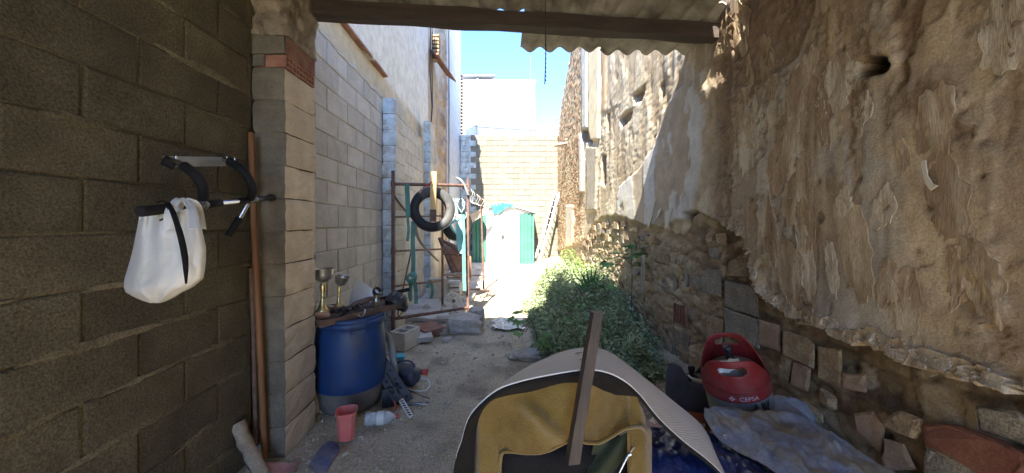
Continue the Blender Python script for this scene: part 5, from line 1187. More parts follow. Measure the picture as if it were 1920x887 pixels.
for a, b_, s_ in ((dxa, mid - .006, 1), (mid + .006, dxb, -1)):
    dr = MB().box(((a + b_) / 2, sz - .035, (g0 + .04 + eh - .10) / 2), (b_ - a, .03, eh - .10 - g0 - .04)).build('door', M['white'], sd_)
    for kk in range(3): MB().box(((a + b_) / 2, sz - .053, .45 + kk * .5), ((b_ - a) * .8, .006, .02)).build('pressed_rib', M['white'], dr)
    MB().box((mid - s_ * .035, sz - .06, .98), (.05, .03, .14)).build('handle', M['blackplastic'], dr)
MB().box(((dxa + dxb) / 2, sz - .04, g0 + .02), (dxb - dxa + .1, .05, .04)).build('sill', M['white'], sd_)
MB().box(((dxa + dxb) / 2, sz - .02, eh - .05), (dxb - dxa + .10, .03, .10)).build('lintel', M['white'], sd_)
for x in (dxa - .02, dxb + .02, sx0, sx1): MB().box((x, sz - .03, (g0 + eh) / 2 - .001), (.04, .035, eh - g0)).build('corner_post', M['white'] if abs(x - mid) < .6 else M['shedgreen'], sd_)
mx_ = (sx0 + sx1) / 2
MB().prism([Vector((sx0, sz + .01, eh)), Vector((sx1, sz + .01, eh)), Vector((mx_, sz + .01, rh_))], (0, .02, 0)).build('gable', M['white'], sd_)
for x, nm in ((sx0 - .10, 'roof_slope'), (sx1 + .12, 'roof_slope')):
    G = [[Vector((mx_ + (x - mx_) * t, sz - .10 + 1.2 * u, rh_ + .03 - (rh_ - eh + .03) * t)) for t in np.linspace(0, 1, 5)] for u in (0, .5, 1)]; MB().sheet(G, .025, False).build(nm, M['alu'] if x > 0 else M['pier_block'], sd_)
bb_ = root('blue_tarpaulin', 'bright blue plastic sheet draped over the ridge of the garden shed', 'tarpaulin', (mx_, sz, rh_))
G = []
for i in range(12):
    v = i / 11; row = []
    for k in range(18):
        u = k / 17; x = P(922 + 40 * u, 0, sz).x; top_ = rh_ + .07 - abs(x - mx_) * .22; w_ = .03 * math.sin(u * 19 + v * 4)
        if v < .5: row.append((x, sz + .35 - .9 * v, top_ + w_ * .5))
        else: row.append((x + .04 * math.sin(v * 9), sz - .13 + w_, top_ - (v - .5) * (.30 + .16 * math.sin(u * 5 + .3)) * 1.5))
    G.append(row)
MB().sheet(G, .006).build('sheet', M['bluebag'], bb_)
rb_ = root('roof_board', 'beige board projecting to the left of the shed roof', 'board', P(895, 398, 11))
MB().prism([P(879, 403, 11.0), P(917, 388, 11.2), P(915, 398, 11.2), P(880, 421, 11.0)], (0, .04, 0)).build('board', M['pier_block'], rb_)
# ladder
ld = root('ladder', 'aluminium ladder leaning against the far wall to the right of the shed', 'ladder', P(1003, 486, 12.4))
a = P(1003.5, 484, 12.3); b_ = P(1041, 357, 12.92); dl = (b_ - a).normalized(); wv = Vector((.12, -.34, -.05)) * 1.0
for s_ in (0, 1): MB().bar(a + wv * s_, b_ + wv * s_, .07, .03, (0, 1, 0)).build('rail', M['alu'], ld)
for k in range(11): c = a.lerp(b_, (k + .6) / 11.4); MB().tube([c, c + wv], .014, 6).build('rung', M['alu'], ld)
# ---- debris strips at the foot of the right wall far away
stp = root('timber_post', 'pale vertical plank standing in the weeds against the right wall', 'post', P(1207, 520, 4))
MB().bar(P(1206, 478, 3.95), P(1204, 548, 3.95), .035, .025, (0, 1, 0)).build('board', M['wood_old'], stp)

# ---------------------------------------------------------------- weeds
rng = np.random.default_rng(5)
def top_of(x, z):
    """height of the weed canopy above ground"""
    wr = 1.50 + .048 * z
    left = np.interp(z, [3.1, 3.6, 4.2, 5.0, 6.0, 7.0, 8.5, 9.5], [.60, .30, .28, .30, .35, .65, 1.15, 1.6])
    hmax = np.interp(z, [3.0, 3.3, 3.8, 4.5, 5.2, 6.2, 7.5, 9.0], [.10, .20, .34, .50, .56, .50, .30, .10])
    left = left + .22 * fbm(z * 3.1, x * 3.1, 3, 12)
    u = np.clip((x - left) / np.maximum(wr - left, .05), 0, 1)
    return hmax * sstep(0, .42, u) * (1 - (.35 + .4 * sstep(4.6, 3.6, z)) * sstep(.6, 1, u)) * (1 + .9 * fbm(x * 2.6, z * 2.6, 4, 3)) * (x > left) * (x < wr + .02)
def leaves(n, size, fn, name, m, label, elong=2.4, kind='stuff', parent=None):
    C_, Nn = fn(n); n = len(C_); L_ = size * rng.uniform(.6, 1.4, n); Wd = L_ / elong
    d = rng.normal(size=(n, 3)); d[:, 2] = d[:, 2] * .5 + .25; d /= np.linalg.norm(d, axis=1, keepdims=True)
    nn = rng.normal(size=(n, 3)) * .55; nn[:, 2] += .9; sd1 = np.cross(d, nn); sd1 /= np.linalg.norm(sd1, axis=1, keepdims=True); up = np.cross(sd1, d)
    a = C_; e = C_ + d * L_[:, None] - up * (L_ * .12)[:, None]; mpt = C_ + d * (L_ * .45)[:, None] + up * (L_ * .06)[:, None]
    l = mpt + sd1 * (Wd / 2)[:, None]; r = mpt - sd1 * (Wd / 2)[:, None]
    V = np.stack([a, l, e, r], 1).reshape(-1, 3); Fq = np.arange(n * 4).reshape(-1, 4)
    me = bpy.data.meshes.new(name); me.vertices.add(n * 4); me.vertices.foreach_set('co', V.reshape(-1).astype(np.float32))
    me.loops.add(n * 4); me.loops.foreach_set('vertex_index', Fq.reshape(-1).astype(np.int32)); me.polygons.add(n); me.polygons.foreach_set('loop_start', (np.arange(n) * 4).astype(np.int32))
    me.update(calc_edges=True); me.materials.append(m)
    o = bpy.data.objects.new(name, me); S.collection.objects.link(o)
    return tag(o, label, 'weeds', kind=kind)
def wfn(lo=.35, hi=1.05, zr=(3.05, 7.6), xr=(.2, 2.0), pw=1.4):
    def f(n):
        z = rng.uniform(zr[0], zr[1], n * 3); z = zr[0] + (z - zr[0]) ** 1.0; x = rng.uniform(xr[0], xr[1], n * 3); t = top_of(x, z); k = t > .05; x, z, t = x[k][:n], z[k][:n], t[k][:n]
        h = t * (lo + (hi - lo) * rng.uniform(0, 1, len(t)) ** (1 / pw)); 
        # clumps: tufts rise above the rest
        cl = .34 * np.maximum(0, fbm(x * 9, z * 9, 3, 8) - .1); h = h + cl * (h / np.maximum(t, .05))
        return np.stack([x, z, h + .02], 1), None
    return f
leaves(44000, .038, wfn(), 'weeds', M['leaf_grey'], 'dense bank of grey-green small leaved weeds growing along the right wall')
leaves(20000, .034, wfn(.0, .8), 'weeds', M['leaf_grey'], 'lower shaded leaves of the weed bank by the right wall')
leaves(5000, .040, wfn(.9, 1.35, (5.9, 7.6), (.6, 2.0)), 'weeds', M['leaf_lime'], 'bright lime green weed tips at the sunlit far end of the weed bank')
leaves(3500, .034, wfn(.6, 1.1, (3.0, 3.9), (.8, 1.75)), 'weeds', M['leaf_grey'], 'sparse sprigs of weeds at the near end beside the kerb strip')
mb = MB()
for k in range(520):
    z = rng.uniform(3.1, 7.5); x = rng.uniform(.3, 1.8); t = float(top_of(np.array([x]), np.array([z]))[0])
    if t < .08: continue
    mb.tube([(x, z, 0), (x + rng.uniform(-.05, .05), z + rng.uniform(-.05, .05), t * .55), (x + rng.uniform(-.1, .1), z + rng.uniform(-.1, .1), t * rng.uniform(.95, 1.2))], [.004, .003, .0015], 4, False)

LV = []; 
for k in range(150):
    z = rng.uniform(3.2, 7.2); x = rng.uniform(.25, 1.85); t = float(top_of(np.array([x]), np.array([z]))[0])
    if t < .1: continue
    h = t + rng.uniform(.04, .26); bx0 = np.array([x, z, t * .5]); tp0 = np.array([x + rng.uniform(-.14, .10), z + rng.uniform(-.1, .1), h])
    mb.tube([bx0, (bx0 + tp0) / 2 + np.array([0, 0, .02]), tp0], [.003, .0025, .0015], 4, False)
    for q in range(26): LV.append(bx0 + (tp0 - bx0) * rng.uniform(.3, 1.02) + rng.normal(size=3) * .018)
LV = np.array(LV); leaves(len(LV), .042, lambda n: (LV, None), 'weeds', M['leaf_grey'], 'loose leafy sprigs standing above the weed bank')
mb.build('weed_stems', M['stem'], None, 'thin woody stems inside the weed bank by the right wall', 'weeds', None, 'stuff')
lobe = []
for k in range(41):
    a = math.pi * 2 * k / 40; rr2 = .5 + .42 * max(0, math.cos(a * 5 / 2 * 1.0)) ** .8 * (.7 + .3 * math.cos(a)) if False else 0
def fig_leaf_mesh():
    pts = [(0, 0)]
    spec = [(-150, .45), (-125, .30), (-100, .72), (-72, .34), (-50, .92), (-25, .42), (0, 1.12), (25, .42), (50, .92), (72, .34), (100, .72), (125, .30), (150, .45)]
    vs = [(0, 0, 0)] + [(r * math.cos(math.radians(a)) * .6 + .38, r * math.sin(math.radians(a)) * .6, -.10 * r * r) for a, r in spec]
    fs = [(0, i, i + 1) for i in range(1, len(spec))]; fs.append((0, len(spec), 1))
    me = bpy.data.meshes.new('leaf'); me.from_pydata([(v[0], v[1], v[2]) for v in vs], [], fs); me.materials.append(M['leaf_fig']); return me
FL = fig_leaf_mesh()
def sapling(label, base, top, leaves_, sz=.14):
    r = root('fig_sapling', label, 'plant', base); b = Vector(base); t = Vector(top)
    st_ = resample([b, b.lerp(t, .5) + Vector((.02, 0, 0)), t], 10); MB().tube(st_, np.linspace(.009, .004, 10), 6).build('stem', M['stem'], r)
    for (x, y, z, ang, s_) in leaves_:
        c = P(x, y, z); o = inst('leaf', FL, r, c, rot=(random.uniform(-.45, .1), random.uniform(-.5, .5), ang), scale=(s_, s_, s_))
        q_ = min(st_, key=lambda p_: (Vector(p_) - c).length); MB().tube([q_, (Vector(q_) + c) / 2 + Vector((0, 0, .03)), c], .003, 5, False).build('stalk', M['stem'], r)
def rl(x0, x1, y0, y1, z, n, s_): return [(random.uniform(x0, x1), random.uniform(y0, y1), z + random.uniform(-.15, .15), random.uniform(-3.1, 3.1), s_ * random.uniform(.75, 1.2)) for _ in range(n)]
b_ = P(1180, 560, 4.3); b_.z = .1
sapling('tall fig sapling with a thin stem and lobed leaves beside the right wall', b_, P(1184, 466, 4.25), rl(1165, 1215, 458, 480, 4.2, 9, .20) + rl(1130, 1180, 480, 505, 4.2, 5, .18) + rl(1180, 1215, 478, 500, 4.2, 4, .18))
b_ = P(1120, 640, 4.2); b_.z = .1
sapling('fig sapling with pale lobed leaves among the middle of the weeds', b_, P(1085, 540, 3.9), rl(1055, 1100, 560, 582, 3.7, 6, .13) + rl(1125, 1165, 530, 545, 3.9, 4, .13) + rl(1040, 1080, 590, 625, 3.6, 4, .12))
b_ = P(1010, 640, 3.9); b_.z = .05
sapling('low fig sapling spreading lobed leaves over the path edge of the weeds', b_, P(990, 590, 3.9), rl(965, 1015, 585, 602, 3.85, 6, .15) + rl(972, 1000, 615, 632, 3.7, 3, .13) + rl(1010, 1050, 625, 655, 3.55, 6, .14))
gl_ = root('broad_leaved_plant', 'tall plant with long pale blade leaves rising from the top of the weeds', 'plant', P(1105, 560, 4.8))
for k in range(9):
    a = -1.0 + 2.0 * k / 8; c0_ = P(1108, 560, 4.8); tp = c0_ + Vector((.34 * math.sin(a), .06 * math.cos(k), .42 * math.cos(a) + .02)); m_ = c0_.lerp(tp, .5) + Vector((0, 0, .05))
    G = [[Vector(q_) + Vector((wd_ * s_, 0, .0)) for s_ in (-.5, 0, .5)] for q_, wd_ in zip(resample([c0_, m_, tp], 8), (.012, .03, .04, .045, .04, .032, .02, .004))]; MB().sheet(G, .001).build('leaf', M['leaf_fig'], gl_)

# ---------------------------------------------------------------- foreground: mat, towel, stick, tarps
def P3(l): return [P(a, b, c) for a, b, c in l]
near_m = resample(P3([(842, 1010, 1.08), (848, 930, 1.06), (855, 862, 1.05), (866, 826, 1.05), (879, 784, 1.05), (902, 755, 1.05), (936, 729, 1.05), (980, 714, 1.05), (1032, 703, 1.05), (1095, 693.5, 1.05), (1136, 698, 1.05), (1170, 714, 1.06), (1199, 740, 1.08), (1235, 784, 1.11), (1280, 826, 1.14), (1326, 862, 1.17), (1356, 892, 1.18), (1375, 925, 1.18)]), 90)
far_m = resample(P3([(862, 1010, 1.34), (866, 940, 1.32), (874, 870, 1.30), (886, 822, 1.30), (903, 780, 1.30), (924, 744, 1.30), (948, 716, 1.30), (980, 694, 1.30), (1018, 675, 1.31), (1062, 658, 1.33), (1110, 652, 1.34), (1143, 661, 1.35), (1172, 681, 1.36), (1203, 705, 1.38), (1259, 750, 1.41), (1317, 800, 1.44), (1340, 848, 1.42), (1356, 885, 1.38)]), 90)
mt = root('rubber_mat', 'long grey textured exercise mat with a black underside arched over the yellow towel', 'mat', (.1, 1.2, .5))
G = np.array([[near_m[i] * (1 - t) + far_m[i] * t + np.array((0, 0, .006 * math.sin(t * math.pi))) for t in np.linspace(0, 1, 14)] for i in range(90)])
me_mb = MB().sheet(G, .004); o = me_mb.build('top_sheet', M['mat'], mt)
uvm = o.data.attributes.new('uvm', 'FLOAT_VECTOR', 'POINT'); du = np.r_[0, np.cumsum(np.linalg.norm(np.diff(G[:, 7], axis=0), axis=1))]
uvv = np.zeros((len(o.data.vertices), 3), np.float32)
for i in range(90):
    for k in range(14): uvv[i * 14 + k] = uvv[90 * 14 + i * 14 + k] = (du[i], k / 13 * .30, 0)
uvm.data.foreach_set('vector', uvv.reshape(-1))
inner = resample(P3([(884, 1010, 1.12), (886, 930, 1.12), (889, 850, 1.11), (893, 800, 1.11), (905, 768, 1.11), (926, 748, 1.11), (960, 739, 1.11), (1000, 733, 1.11), (1050, 724, 1.11), (1095, 724, 1.11), (1135, 736, 1.11), (1160, 743, 1.12), (1185, 745, 1.13), (1203, 752, 1.14), (1240, 796, 1.18), (1284, 836, 1.2), (1330, 872, 1.22), (1358, 900, 1.22), (1375, 935, 1.22)]), 90)
near_l = near_m + np.array((0, -.0035, -.0035))
G2 = np.array([[near_l[i] * (1 - t) + inner[i] * t for t in np.linspace(0, 1, 6)] for i in range(90)]); MB().sheet(G2, .004).build('underside', M['cloth_black'], mt)
G3 = np.array([[G[i, k] - np.array((0, 0, .011)) for k in range(14)] for i in range(90)]); MB().sheet(G3, .008).build('backing', M['cloth_black'], mt)
# worn print on the mat
def on_mat(u, v):
    i = min(88, max(0, u * 89)); k = min(12, max(0, v * 13)); i0, k0 = int(i), int(k); fi, fk = i - i0, k - k0
    a = G[i0, k0] * (1 - fi) * (1 - fk) + G[i0 + 1, k0] * fi * (1 - fk) + G[i0, k0 + 1] * (1 - fi) * fk + G[i0 + 1, k0 + 1] * fi * fk
    du_ = G[min(i0 + 1, 89), k0] - G[i0, k0]; dv_ = G[i0, min(k0 + 1, 13)] - G[i0, k0]; n_ = np.cross(du_, dv_); n_ /= np.linalg.norm(n_); n_ = n_ if n_[2] > 0 else -n_
    return Vector(a + n_ * .0055)
def matstroke(parent, a, b, m):
    pa, pb = on_mat(*a), on_mat(*b); MB().bar(pa, pb, .004, .001, (0, 0, 1)).build('stroke', m, parent)
def find_uv(px_, py_):
    best = None
    for i in range(0, 90):
        for k in range(14):
            q_ = G[i, k]; x = CX + F * q_[0] / q_[1]; y = CY - F * (q_[2] - H) / q_[1]; d = (x - px_) ** 2 + (y - py_) ** 2
            if best is None or d < best[0]: best = (d, i / 89, k / 13)
    return best[1], best[2]
for (x, y) in ((1080, 665), (1087, 677), (1095, 686)):
    u, v = find_uv(x, y); matstroke(mt, (u, v), (u + .006, v - .07), M['print_brown']); matstroke(mt, (u + .004, v + .02), (u + .016, v + .02), M['print_brown'])
# towel
tw = root('yellow_towel', 'mustard yellow towel hanging under the arched grey mat with a dark opening at its hem', 'towel', (.15, 1.1, .6))
inn = [(q_[0] * F / q_[1] + CX, CY - (q_[2] - H) * F / q_[1]) for q_ in inner[:]]
xi = np.array([a for a, b in inn]); yi_ = np.array([b for a, b in inn]); mk = yi_ < 900; ordr = np.argsort(xi[mk]); xi, yi_ = xi[mk][ordr], yi_[mk][ordr]
xs = np.r_[np.linspace(887, 936, 16), np.linspace(937.5, 1178, 66), np.linspace(1179, 1216, 14)]
hemx = [936, 940, 946, 960, 985, 1010, 1030, 1050, 1068, 1085, 1100, 1125, 1150, 1165, 1180]; hemy = [870, 850, 845, 845, 848, 848, 843, 833, 824, 824, 829, 829, 815, 805, 800]
G = []; nr = 44
for x in xs:
    yt = np.interp(x, xi, yi_) - 6; yt = yt if x > 893 else yt + (893 - x) * 6
    if x > 1197: yt = 752 + (x - 1197) * .9
    if x <= 936: yb = 1010.
    elif x < 1179: yb = np.interp(x, hemx, hemy)
    else: yb = 1010.
    row = []
    for k in range(nr):
        t = k / (nr - 1); y = yt + (yb - yt) * t; xx = x
        if x > 1195: xx = x - (1 - min(1, max(0, (y - 752) / 60))) * (x - 1195) * .75 + (4 if y > 800 else 0)
        z = 1.105 + .014 * math.sin((x - 880) / 38 + y / 60) + .010 * float(fbm(np.array([x / 45.]), np.array([y / 70.]), 3, 5)[0]) - .02 * math.exp(-((x - (1000 + (y - 770) * .9)) / 16) ** 2) * sstep(740, 790, y) * sstep(850, 800, y)
        z += -.03 * t * (936 < x < 1179) * (x - 936) / 240 + .05 * sstep(1205, 1216, x) + .05 * sstep(900, 887, x)
        row.append(P(xx, y, z))
    G.append(row)
MB().sheet(np.array(G), .008).build('cloth', M['towel'], tw)
hemp = [(x, np.interp(x, hemx, hemy)) for x in np.linspace(940, 1178, 40)]
roll = [P(937, 960, 1.10), P(937, 880, 1.10)] + [P(x, y + 1, 1.095 - .03 * (x - 936) / 240) for x, y in hemp] + [P(1205, 802, 1.09), P(1212, 830, 1.11), P(1212, 900, 1.12)]
MB().tube(resample(roll, 70), .0062, 8).build('hem', M['towel'], tw)
# dark padded bag inside
bb2 = root('dark_bag', 'black padded bag under the towel seen through its dark opening', 'bag', (.2, 1.2, .4))
G = []
for i in range(16):
    v = i / 15; row = []
    for k in range(30):
        u = k / 29; x = -.06 + .52 * u; z = 1.16 + .26 * v; h = H - .745 - .10 * v ** 2 - .05 * (2 * u - 1) ** 4 + .012 * math.sin(u * 9 + v * 3) - .03 * (v < .01)
        row.append((x, z, h))
    G.append(row)
front = [[(q_[0], 1.155, q_[2] - .5 * t) for q_ in G[0]] for t in (1, .66, .33, .04)]
MB().sheet(np.array(front + G), .01).build('body', M['cloth_black'], bb2)
MB().box((.19, 1.30, .33), (.50, .22, .62), None, .01).build('core', M['cloth_black'], bb2)
G = [[P(1115 + 70 * u - 20 * v, 812 + 12 * (1 - u) + 85 * v + 6 * math.sin(u * 4), 1.14 + .02 * math.sin(u * 5 + v * 4)) for u in np.linspace(0, 1, 10)] for v in np.linspace(0, 1, 10)]
MB().sheet(np.array(G), .004).build('green_flap', M['cloth_green'], bb2, label='dark green cloth flap')
rdd = root('metal_rod', 'thin shiny bent metal rod poking out of the towel opening at the right', 'rod', P(1180, 850, 1.1))
MB().tube(resample([P(1152, 905, 1.07), P(1168, 872, 1.08), P(1180, 850, 1.09), P(1189, 838, 1.10)], 12), .0035, 8).build('rod', M['chrome'], rdd); MB().tube([P(1178, 853, 1.085), P(1183, 851, 1.085)], .006, 8).build('collar', M['chrome'], rdd)
sk = root('wooden_stick', 'dark square wooden stick leaning over the grey mat and the yellow towel', 'stick', P(1075, 862, 1.0))
a = P(1073, 864, .985); b_ = P(1119, 584, 1.03)
m_ = MB(); vs = []; d = (b_ - a); xx_ = Vector((1, 0, .12)).normalized(); yy_ = Vector((-.1, 1, 0)).normalized()
for i in range(14):
    t = i / 13; c = a + d * t; w_ = .0165 - .002 * t
    for k, (p_, q_) in enumerate(((-1, -1), (-.75, -1.05), (.75, -1.05), (1, -1), (1, .9), (-1, .9))): vs.append(c + xx_ * w_ * p_ * 1.0 + yy_ * w_ * q_ + Vector([random.uniform(-.0007, .0007) for _ in range(3)]))
fs = [(i * 6 + k, i * 6 + (k + 1) % 6, i * 6 + 6 + (k + 1) % 6, i * 6 + 6 + k) for i in range(13) for k in range(6)] + [(0, 1, 2, 3, 4, 5), tuple(range(78, 84))]
m_.add(vs, fs).build('timber', M['stick'], sk)
# tarps
def loft(rows, nu, nv, amp, fr, seed, zamp=None, ridge=0):
    R_ = [resample(P3(r), nu) for r in rows]; R_ = np.array(R_); m = len(rows); out = np.zeros((nv, nu, 3))
    for k in range(nu): out[:, k] = resample([Vector(R_[j, k]) for j in range(m)], nv)
    U, V = np.meshgrid(np.linspace(0, 1, nu), np.linspace(0, 1, nv))
    n1 = fbm(U * fr[0] + V * 2, V * fr[1] - U, 4, seed); r1 = 1 - np.abs(fbm(U * fr[0] * .8 - V * 3 + 9, V * fr[1] * .8 + 3 + U * 2, 4, seed + 4)) * 2.2
    e = np.minimum(1, np.minimum(V, 1 - V) * 10 + .15); out[..., 2] += amp * n1 * e + ridge * np.maximum(0, r1 - .3) ** 1.0 * e + ridge * .14 * np.maximum(0, 1 - np.abs(fbm(U * fr[0] * 1.8 + V * 2 + 5, V * fr[1] * .9 + U * 3, 2, seed + 11)) * 6) * e; return out
bt_ = root('blue_tarpaulin', 'crumpled shiny dark blue tarpaulin lying under the grey mat end at the bottom', 'tarpaulin', (.6, 1.3, .3))
G = loft([[(1205, 801, 1.55), (1240, 803, 1.60), (1290, 800, 1.62), (1340, 815, 1.6), (1400, 850, 1.45), (1480, 900, 1.3), (1560, 930, 1.2)],
          [(1190, 835, 1.35), (1240, 840, 1.38), (1290, 836, 1.4), (1345, 845, 1.4), (1390, 868, 1.32), (1450, 910, 1.2), (1540, 950, 1.12)],
          [(1190, 880, 1.25), (1240, 880, 1.25), (1290, 885, 1.25), (1345, 880, 1.28), (1390, 900, 1.2), (1450, 940, 1.12), (1540, 990, 1.05)],
          [(1190, 1040, 1.10), (1240, 1040, 1.10), (1290, 1040, 1.10), (1345, 1040, 1.1), (1390, 1040, 1.08), (1450, 1060, 1.05), (1540, 1100, 1.0)]], 110, 70, .025, (9, 6), 3, ridge=.018)
MB().sheet(G, .002).build('sheet', M['tarp_blue'], bt_)
gt = root('grey_tarpaulin', 'stained grey-blue tarpaulin spread over the junk pile in front of the red gas cylinder', 'tarpaulin', (1.2, 1.5, .4))
G = loft([[(1345, 772, 1.80), (1395, 763, 1.80), (1440, 755, 1.78), (1476, 757, 1.75), (1530, 795, 1.58), (1590, 838, 1.42), (1650, 878, 1.30), (1700, 915, 1.22)],
          [(1330, 780, 1.68), (1380, 778, 1.66), (1430, 776, 1.63), (1480, 785, 1.58), (1525, 812, 1.48), (1575, 848, 1.36), (1625, 882, 1.26), (1670, 915, 1.2)],
          [(1321, 783, 1.58), (1355, 800, 1.52), (1400, 815, 1.46), (1450, 825, 1.42), (1490, 842, 1.36), (1530, 866, 1.28), (1570, 890, 1.22), (1620, 925, 1.15)],
          [(1322, 786, 1.55), (1345, 822, 1.44), (1385, 848, 1.36), (1420, 866, 1.30), (1450, 884, 1.25), (1485, 905, 1.2), (1530, 930, 1.14), (1580, 960, 1.08)]], 110, 60, .022, (3.2, 2.4), 17, ridge=.045)
MB().sheet(G, .003).build('sheet', M['tarp_grey'], gt)
MB().lathe([(.006, 0), (.009, .001), (.006, .002)], P(1358, 822, 1.42) + Vector((0, -.01, .012)), lathe_dir((0, -.5, 1)), 14).build('eyelet', M['chrome'], gt)
gt2 = root('cloth_sack', 'grey-blue crumpled sack end bulging up behind the tarpaulin next to the red cylinder', 'sack', P(1480, 760, 1.8))
G = np.zeros((14, 25, 3)); cc_ = P(1478, 775, 1.86)
for i in range(14):
    for k in range(25):
        an = 2 * math.pi * (k % 24) / 24; th_ = math.pi * (i + .3) / 14; rr2 = .105 * (1 + .22 * float(fbm(np.array([math.cos(an) * 2 + 3]), np.array([math.sin(an) * 2 + th_ * 2]), 4, 4)[0]))
        G[i, k] = (cc_.x + rr2 * math.sin(th_) * math.cos(an) * 1.0, cc_.y + rr2 * math.sin(th_) * math.sin(an), cc_.z + rr2 * math.cos(th_) * .75)
MB().sheet(G, .003).build('body', M['tarp_grey'], gt2)
pps = root('paper_scraps', 'crumpled white paper and packaging scraps between the mat and the orange cylinder', 'paper', P(1230, 800, 1.75))
for k in range(6):
    c = P(1218 + random.uniform(-8, 30), 795 + random.uniform(-8, 14), 1.72 + random.uniform(-.08, .08)); G = [[c + Vector((.07 * (u - 2) / 4 + .01 * v, .06 * (v - 2) / 4, random.uniform(-.016, .016))) for u in range(5)] for v in range(5)]
    MB().sheet(G, .0015, False).build('scrap', M['white'] if k % 3 else M['print_white'], pps)
MB().tube([P(1246, 811, 1.62), P(1275, 818, 1.62)], .012, 8).build('tube', M['turq'], pps)

# ---------------------------------------------------------------- gas cylinders
def text_geo(txt, size):
    cu = bpy.data.curves.new('t', 'FONT'); cu.body = txt; cu.size = size; ob = bpy.data.objects.new('t', cu); S.collection.objects.link(ob)
    dg = bpy.context.evaluated_depsgraph_get(); me = ob.evaluated_get(dg).to_mesh()
    v = [tuple(q_.co) for q_ in me.vertices]; f = [tuple(p.vertices) for p in me.polygons]; ob.evaluated_get(dg).to_mesh_clear(); bpy.data.objects.remove(ob); bpy.data.curves.remove(cu); return v, f
def shroud(c, R_, prof_r, topf, slots, m, parent, nt=120, nh=26, thick=.006, h0=.0, face=0):
    """cylindrical collar with variable height and oval hand slots, both skins and rims"""
    hmax = max(topf(2 * math.pi * k / nt) for k in range(nt)); vs = []; fs = []
    for sk_ in (0, 1):
        for i in range(nh + 1):
            for k in range(nt):
                an = 2 * math.pi * k / nt; h = h0 + (topf(an) - h0) * i / nh; r_ = prof_r(h) - sk_ * thick; vs.append(c + R_ @ Vector((r_ * math.sin(an + face), -r_ * math.cos(an + face), h)))
    n0 = (nh + 1) * nt
    def solid(i, k):
        if i < 0 or i >= nh: return False
        an = 2 * math.pi * ((k % nt) + .5) / nt; an = (an + math.pi) % (2 * math.pi) - math.pi; h = h0 + (topf(2 * math.pi * ((k % nt) + .5) / nt) - h0) * (i + .5) / nh
        for (a0, hw, hc_, hh2) in slots:
            da = (an - a0 + math.pi) % (2 * math.pi) - math.pi
            if (abs(da) / hw) ** 3 + (abs(h - hc_) / hh2) ** 2.6 < 1: return False
        return True
    for i in range(nh):
        for k in range(nt):
            if not solid(i, k): continue
            k2 = (k + 1) % nt; a, b, c2, d = i * nt + k, i * nt + k2, (i + 1) * nt + k2, (i + 1) * nt + k
            fs.append((a, b, c2, d)); fs.append((a + n0, d + n0, c2 + n0, b + n0))
            if not solid(i - 1, k): fs.append((a, a + n0, b + n0, b))
            if not solid(i + 1, k): fs.append((d, c2, c2 + n0, d + n0))
            if not solid(i, k - 1): fs.append((a, d, d + n0, a + n0))
            if not solid(i, k + 1): fs.append((b, b + n0, c2 + n0, c2))
    return MB().add(vs, fs, True).build('collar', m, parent)
# red topped cylinder
base = Vector((1.325, 1.85, .285)); ax = (Vector((1.165, 1.80, .835)) - base).normalized(); Rc = lathe_dir(ax)
gc = root('gas_cylinder', 'red-collared grey gas cylinder with black scrawl leaning on the junk by the right wall', 'gas cylinder', base)
MB().lathe([(.10, 0), (.135, .02), (.148, .06), (.150, .12), (.150, .30), (.148, .34), (.12, .40), (.06, .43), (0, .435)], base, Rc, 48).build('body', M['cyl_grey'], gc)
fang = .0
def topf(an):
    a = (an + math.pi) % (2 * math.pi) - math.pi; f_ = max(math.exp(-(abs(a) / 1.15) ** 5), math.exp(-((math.pi - abs(a)) / 1.15) ** 5)); back_ = .03 * math.exp(-((math.pi - abs(a)) / 1.2) ** 4)
    return .40 + .105 * f_ + back_
shroud(base, Rc, lambda h: .153 - .030 * max(0, (h - .33) / .2) ** 1.2 + .002 * (h < .315), topf, [(0, .46, .455, .022), (math.pi, .46, .483, .022)], M['redplastic'], gc, h0=.305, face=-.52)
MB().lathe([(.1545, .352), (.1575, .359), (.1545, .367)], base, Rc, 48).build('ridge', M['redplastic'], gc)
MB().lathe([(.02, .43), (.02, .46), (.014, .465), (.014, .50), (.020, .502), (.020, .52), (0, .522)], base, Rc, 14).build('valve', M['blackplastic'], gc)
MB().lathe([(.019, .43), (.022, .45), (.019, .455)], base, Rc, 14).build('brass_ring', M['gold'], gc)
G = [[base + Rc @ Vector((-.10 + .12 * u / 6, -.06 + .005 * v, .425 + .05 * v / 4 + random.uniform(-.008, .008))) for u in range(7)] for v in range(5)]
MB().sheet(G, .002, False).build('paper_tag', M['whitepl'], gc)
def wrap(vf, name, m, r_, a0, h0_, parent, base_, R2, face):
    v, f = vf; vs = [base_ + R2 @ Vector((r_ * math.sin(face + a0 + x / r_), -r_ * math.cos(face + a0 + x / r_), h0_ + y)) for x, y, *_ in v]; return MB().add(vs, f).build(name, m, parent)
wrap(text_geo('CEPSA', .030), 'lettering', M['print_white'], .1575, .02, .318, gc, base, Rc, -.52)
em = []; fe = []
for k in range(4):   # small four-petal emblem before the name
    a = k * math.pi / 2; c, s_ = math.cos(a), math.sin(a); i0 = len(em)
    for x, y in ((.002, 0), (.007, .005), (.014, 0), (.007, -.005)): em.append((x * c - y * s_ - .034, x * s_ + y * c + .011))
    fe.append((i0, i0 + 1, i0 + 2, i0 + 3))
wrap((em, fe), 'emblem', M['print_white'], .1575, .04, .318, gc, base, Rc, -.52)
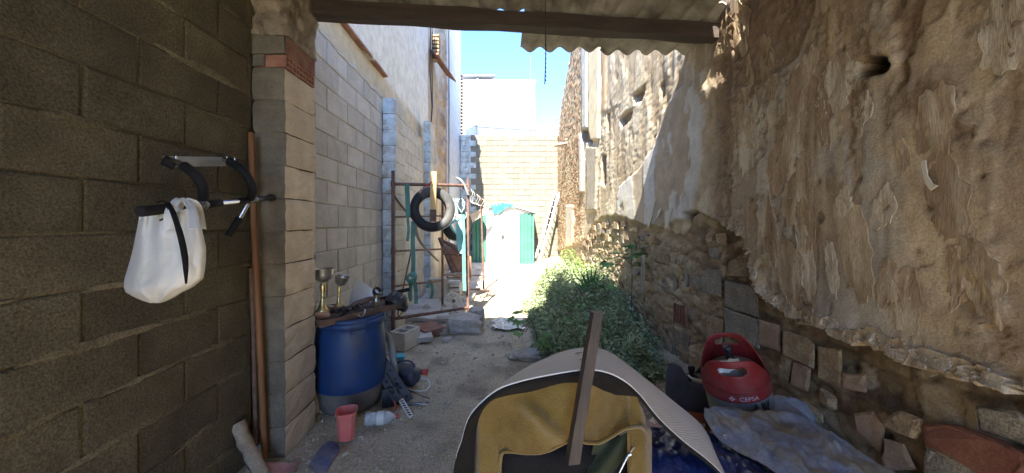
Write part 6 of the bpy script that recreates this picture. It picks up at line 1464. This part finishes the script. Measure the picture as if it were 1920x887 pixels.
def stroke_geo(lines, w_):
    v = []; f = []
    for (x0, y0), (x1, y1) in lines:
        n_ = 6
        for k in range(n_):
            ta, tb = k / n_, (k + 1) / n_; ax_, ay_ = x0 + (x1 - x0) * ta, y0 + (y1 - y0) * ta; bx2, by2 = x0 + (x1 - x0) * tb, y0 + (y1 - y0) * tb; L_ = math.hypot(x1 - x0, y1 - y0); nx, ny = -(y1 - y0) / L_ * w_ / 2, (x1 - x0) / L_ * w_ / 2
            i0 = len(v); v += [(ax_ + nx, ay_ + ny), (ax_ - nx, ay_ - ny), (bx2 - nx, by2 - ny), (bx2 + nx, by2 + ny)]; f.append((i0, i0 + 1, i0 + 2, i0 + 3))
    return v, f
scr = [((.0, -.095), (.022, 0)), ((.022, 0), (.042, -.085)), ((.006, -.055), (.038, -.052)), ((.052, -.002), (.062, -.08)), ((.066, -.002), (.068, -.085)), ((.082, .0), (.078, -.075)), ((.078, -.045), (.10, -.005)), ((.080, -.045), (.105, -.075))]
wrap(stroke_geo(scr, .011), 'scrawl', M['print_black'], .1512, .30, .292, gc, base, Rc, -.52)
# dark collared orange cylinder
base2 = Vector((1.29, 2.34, .03)); g2 = root('gas_cylinder', 'orange gas cylinder with a dark navy collar standing behind the red-topped one', 'gas cylinder', base2); I3 = Matrix.Identity(3)
MB().lathe([(.10, 0), (.135, .015), (.150, .05), (.152, .10), (.152, .20), (.145, .245), (0, .25)], base2, I3, 40).build('body', M['orange'], g2)
MB().lathe([(.153, .195), (.156, .20), (.156, .235), (.148, .30), (.12, .335), (.06, .345), (0, .345)], base2, I3, 40).build('shoulder', M['navy'], g2)
def top2(an):
    a = (an + math.pi) % (2 * math.pi) - math.pi; q_ = min(abs(a - 1.45), abs(a + 1.45)); return .30 + .160 * math.exp(-(q_ / .80) ** 3)
shroud(base2, I3, lambda h: .157 - .02 * max(0, (h - .36) / .1), top2, [], M['navy'], g2, h0=.22, thick=.014, face=.15)
MB().lathe([(.05, .345), (.05, .36), (.02, .365), (.016, .40), (.022, .402), (.022, .43), (0, .432)], base2, I3, 14).build('valve', M['blackplastic'], g2)
MB().lathe([(.05, .344), (.056, .35), (.056, .37), (.05, .374)], base2 + Vector((.03, -.02, 0)), I3, 14).build('seal', M['bag'], g2)
MB().box(base2 + Vector((-.02, -.155, .12)), (.04, .006, .02)).build('sticker', M['white'], g2)
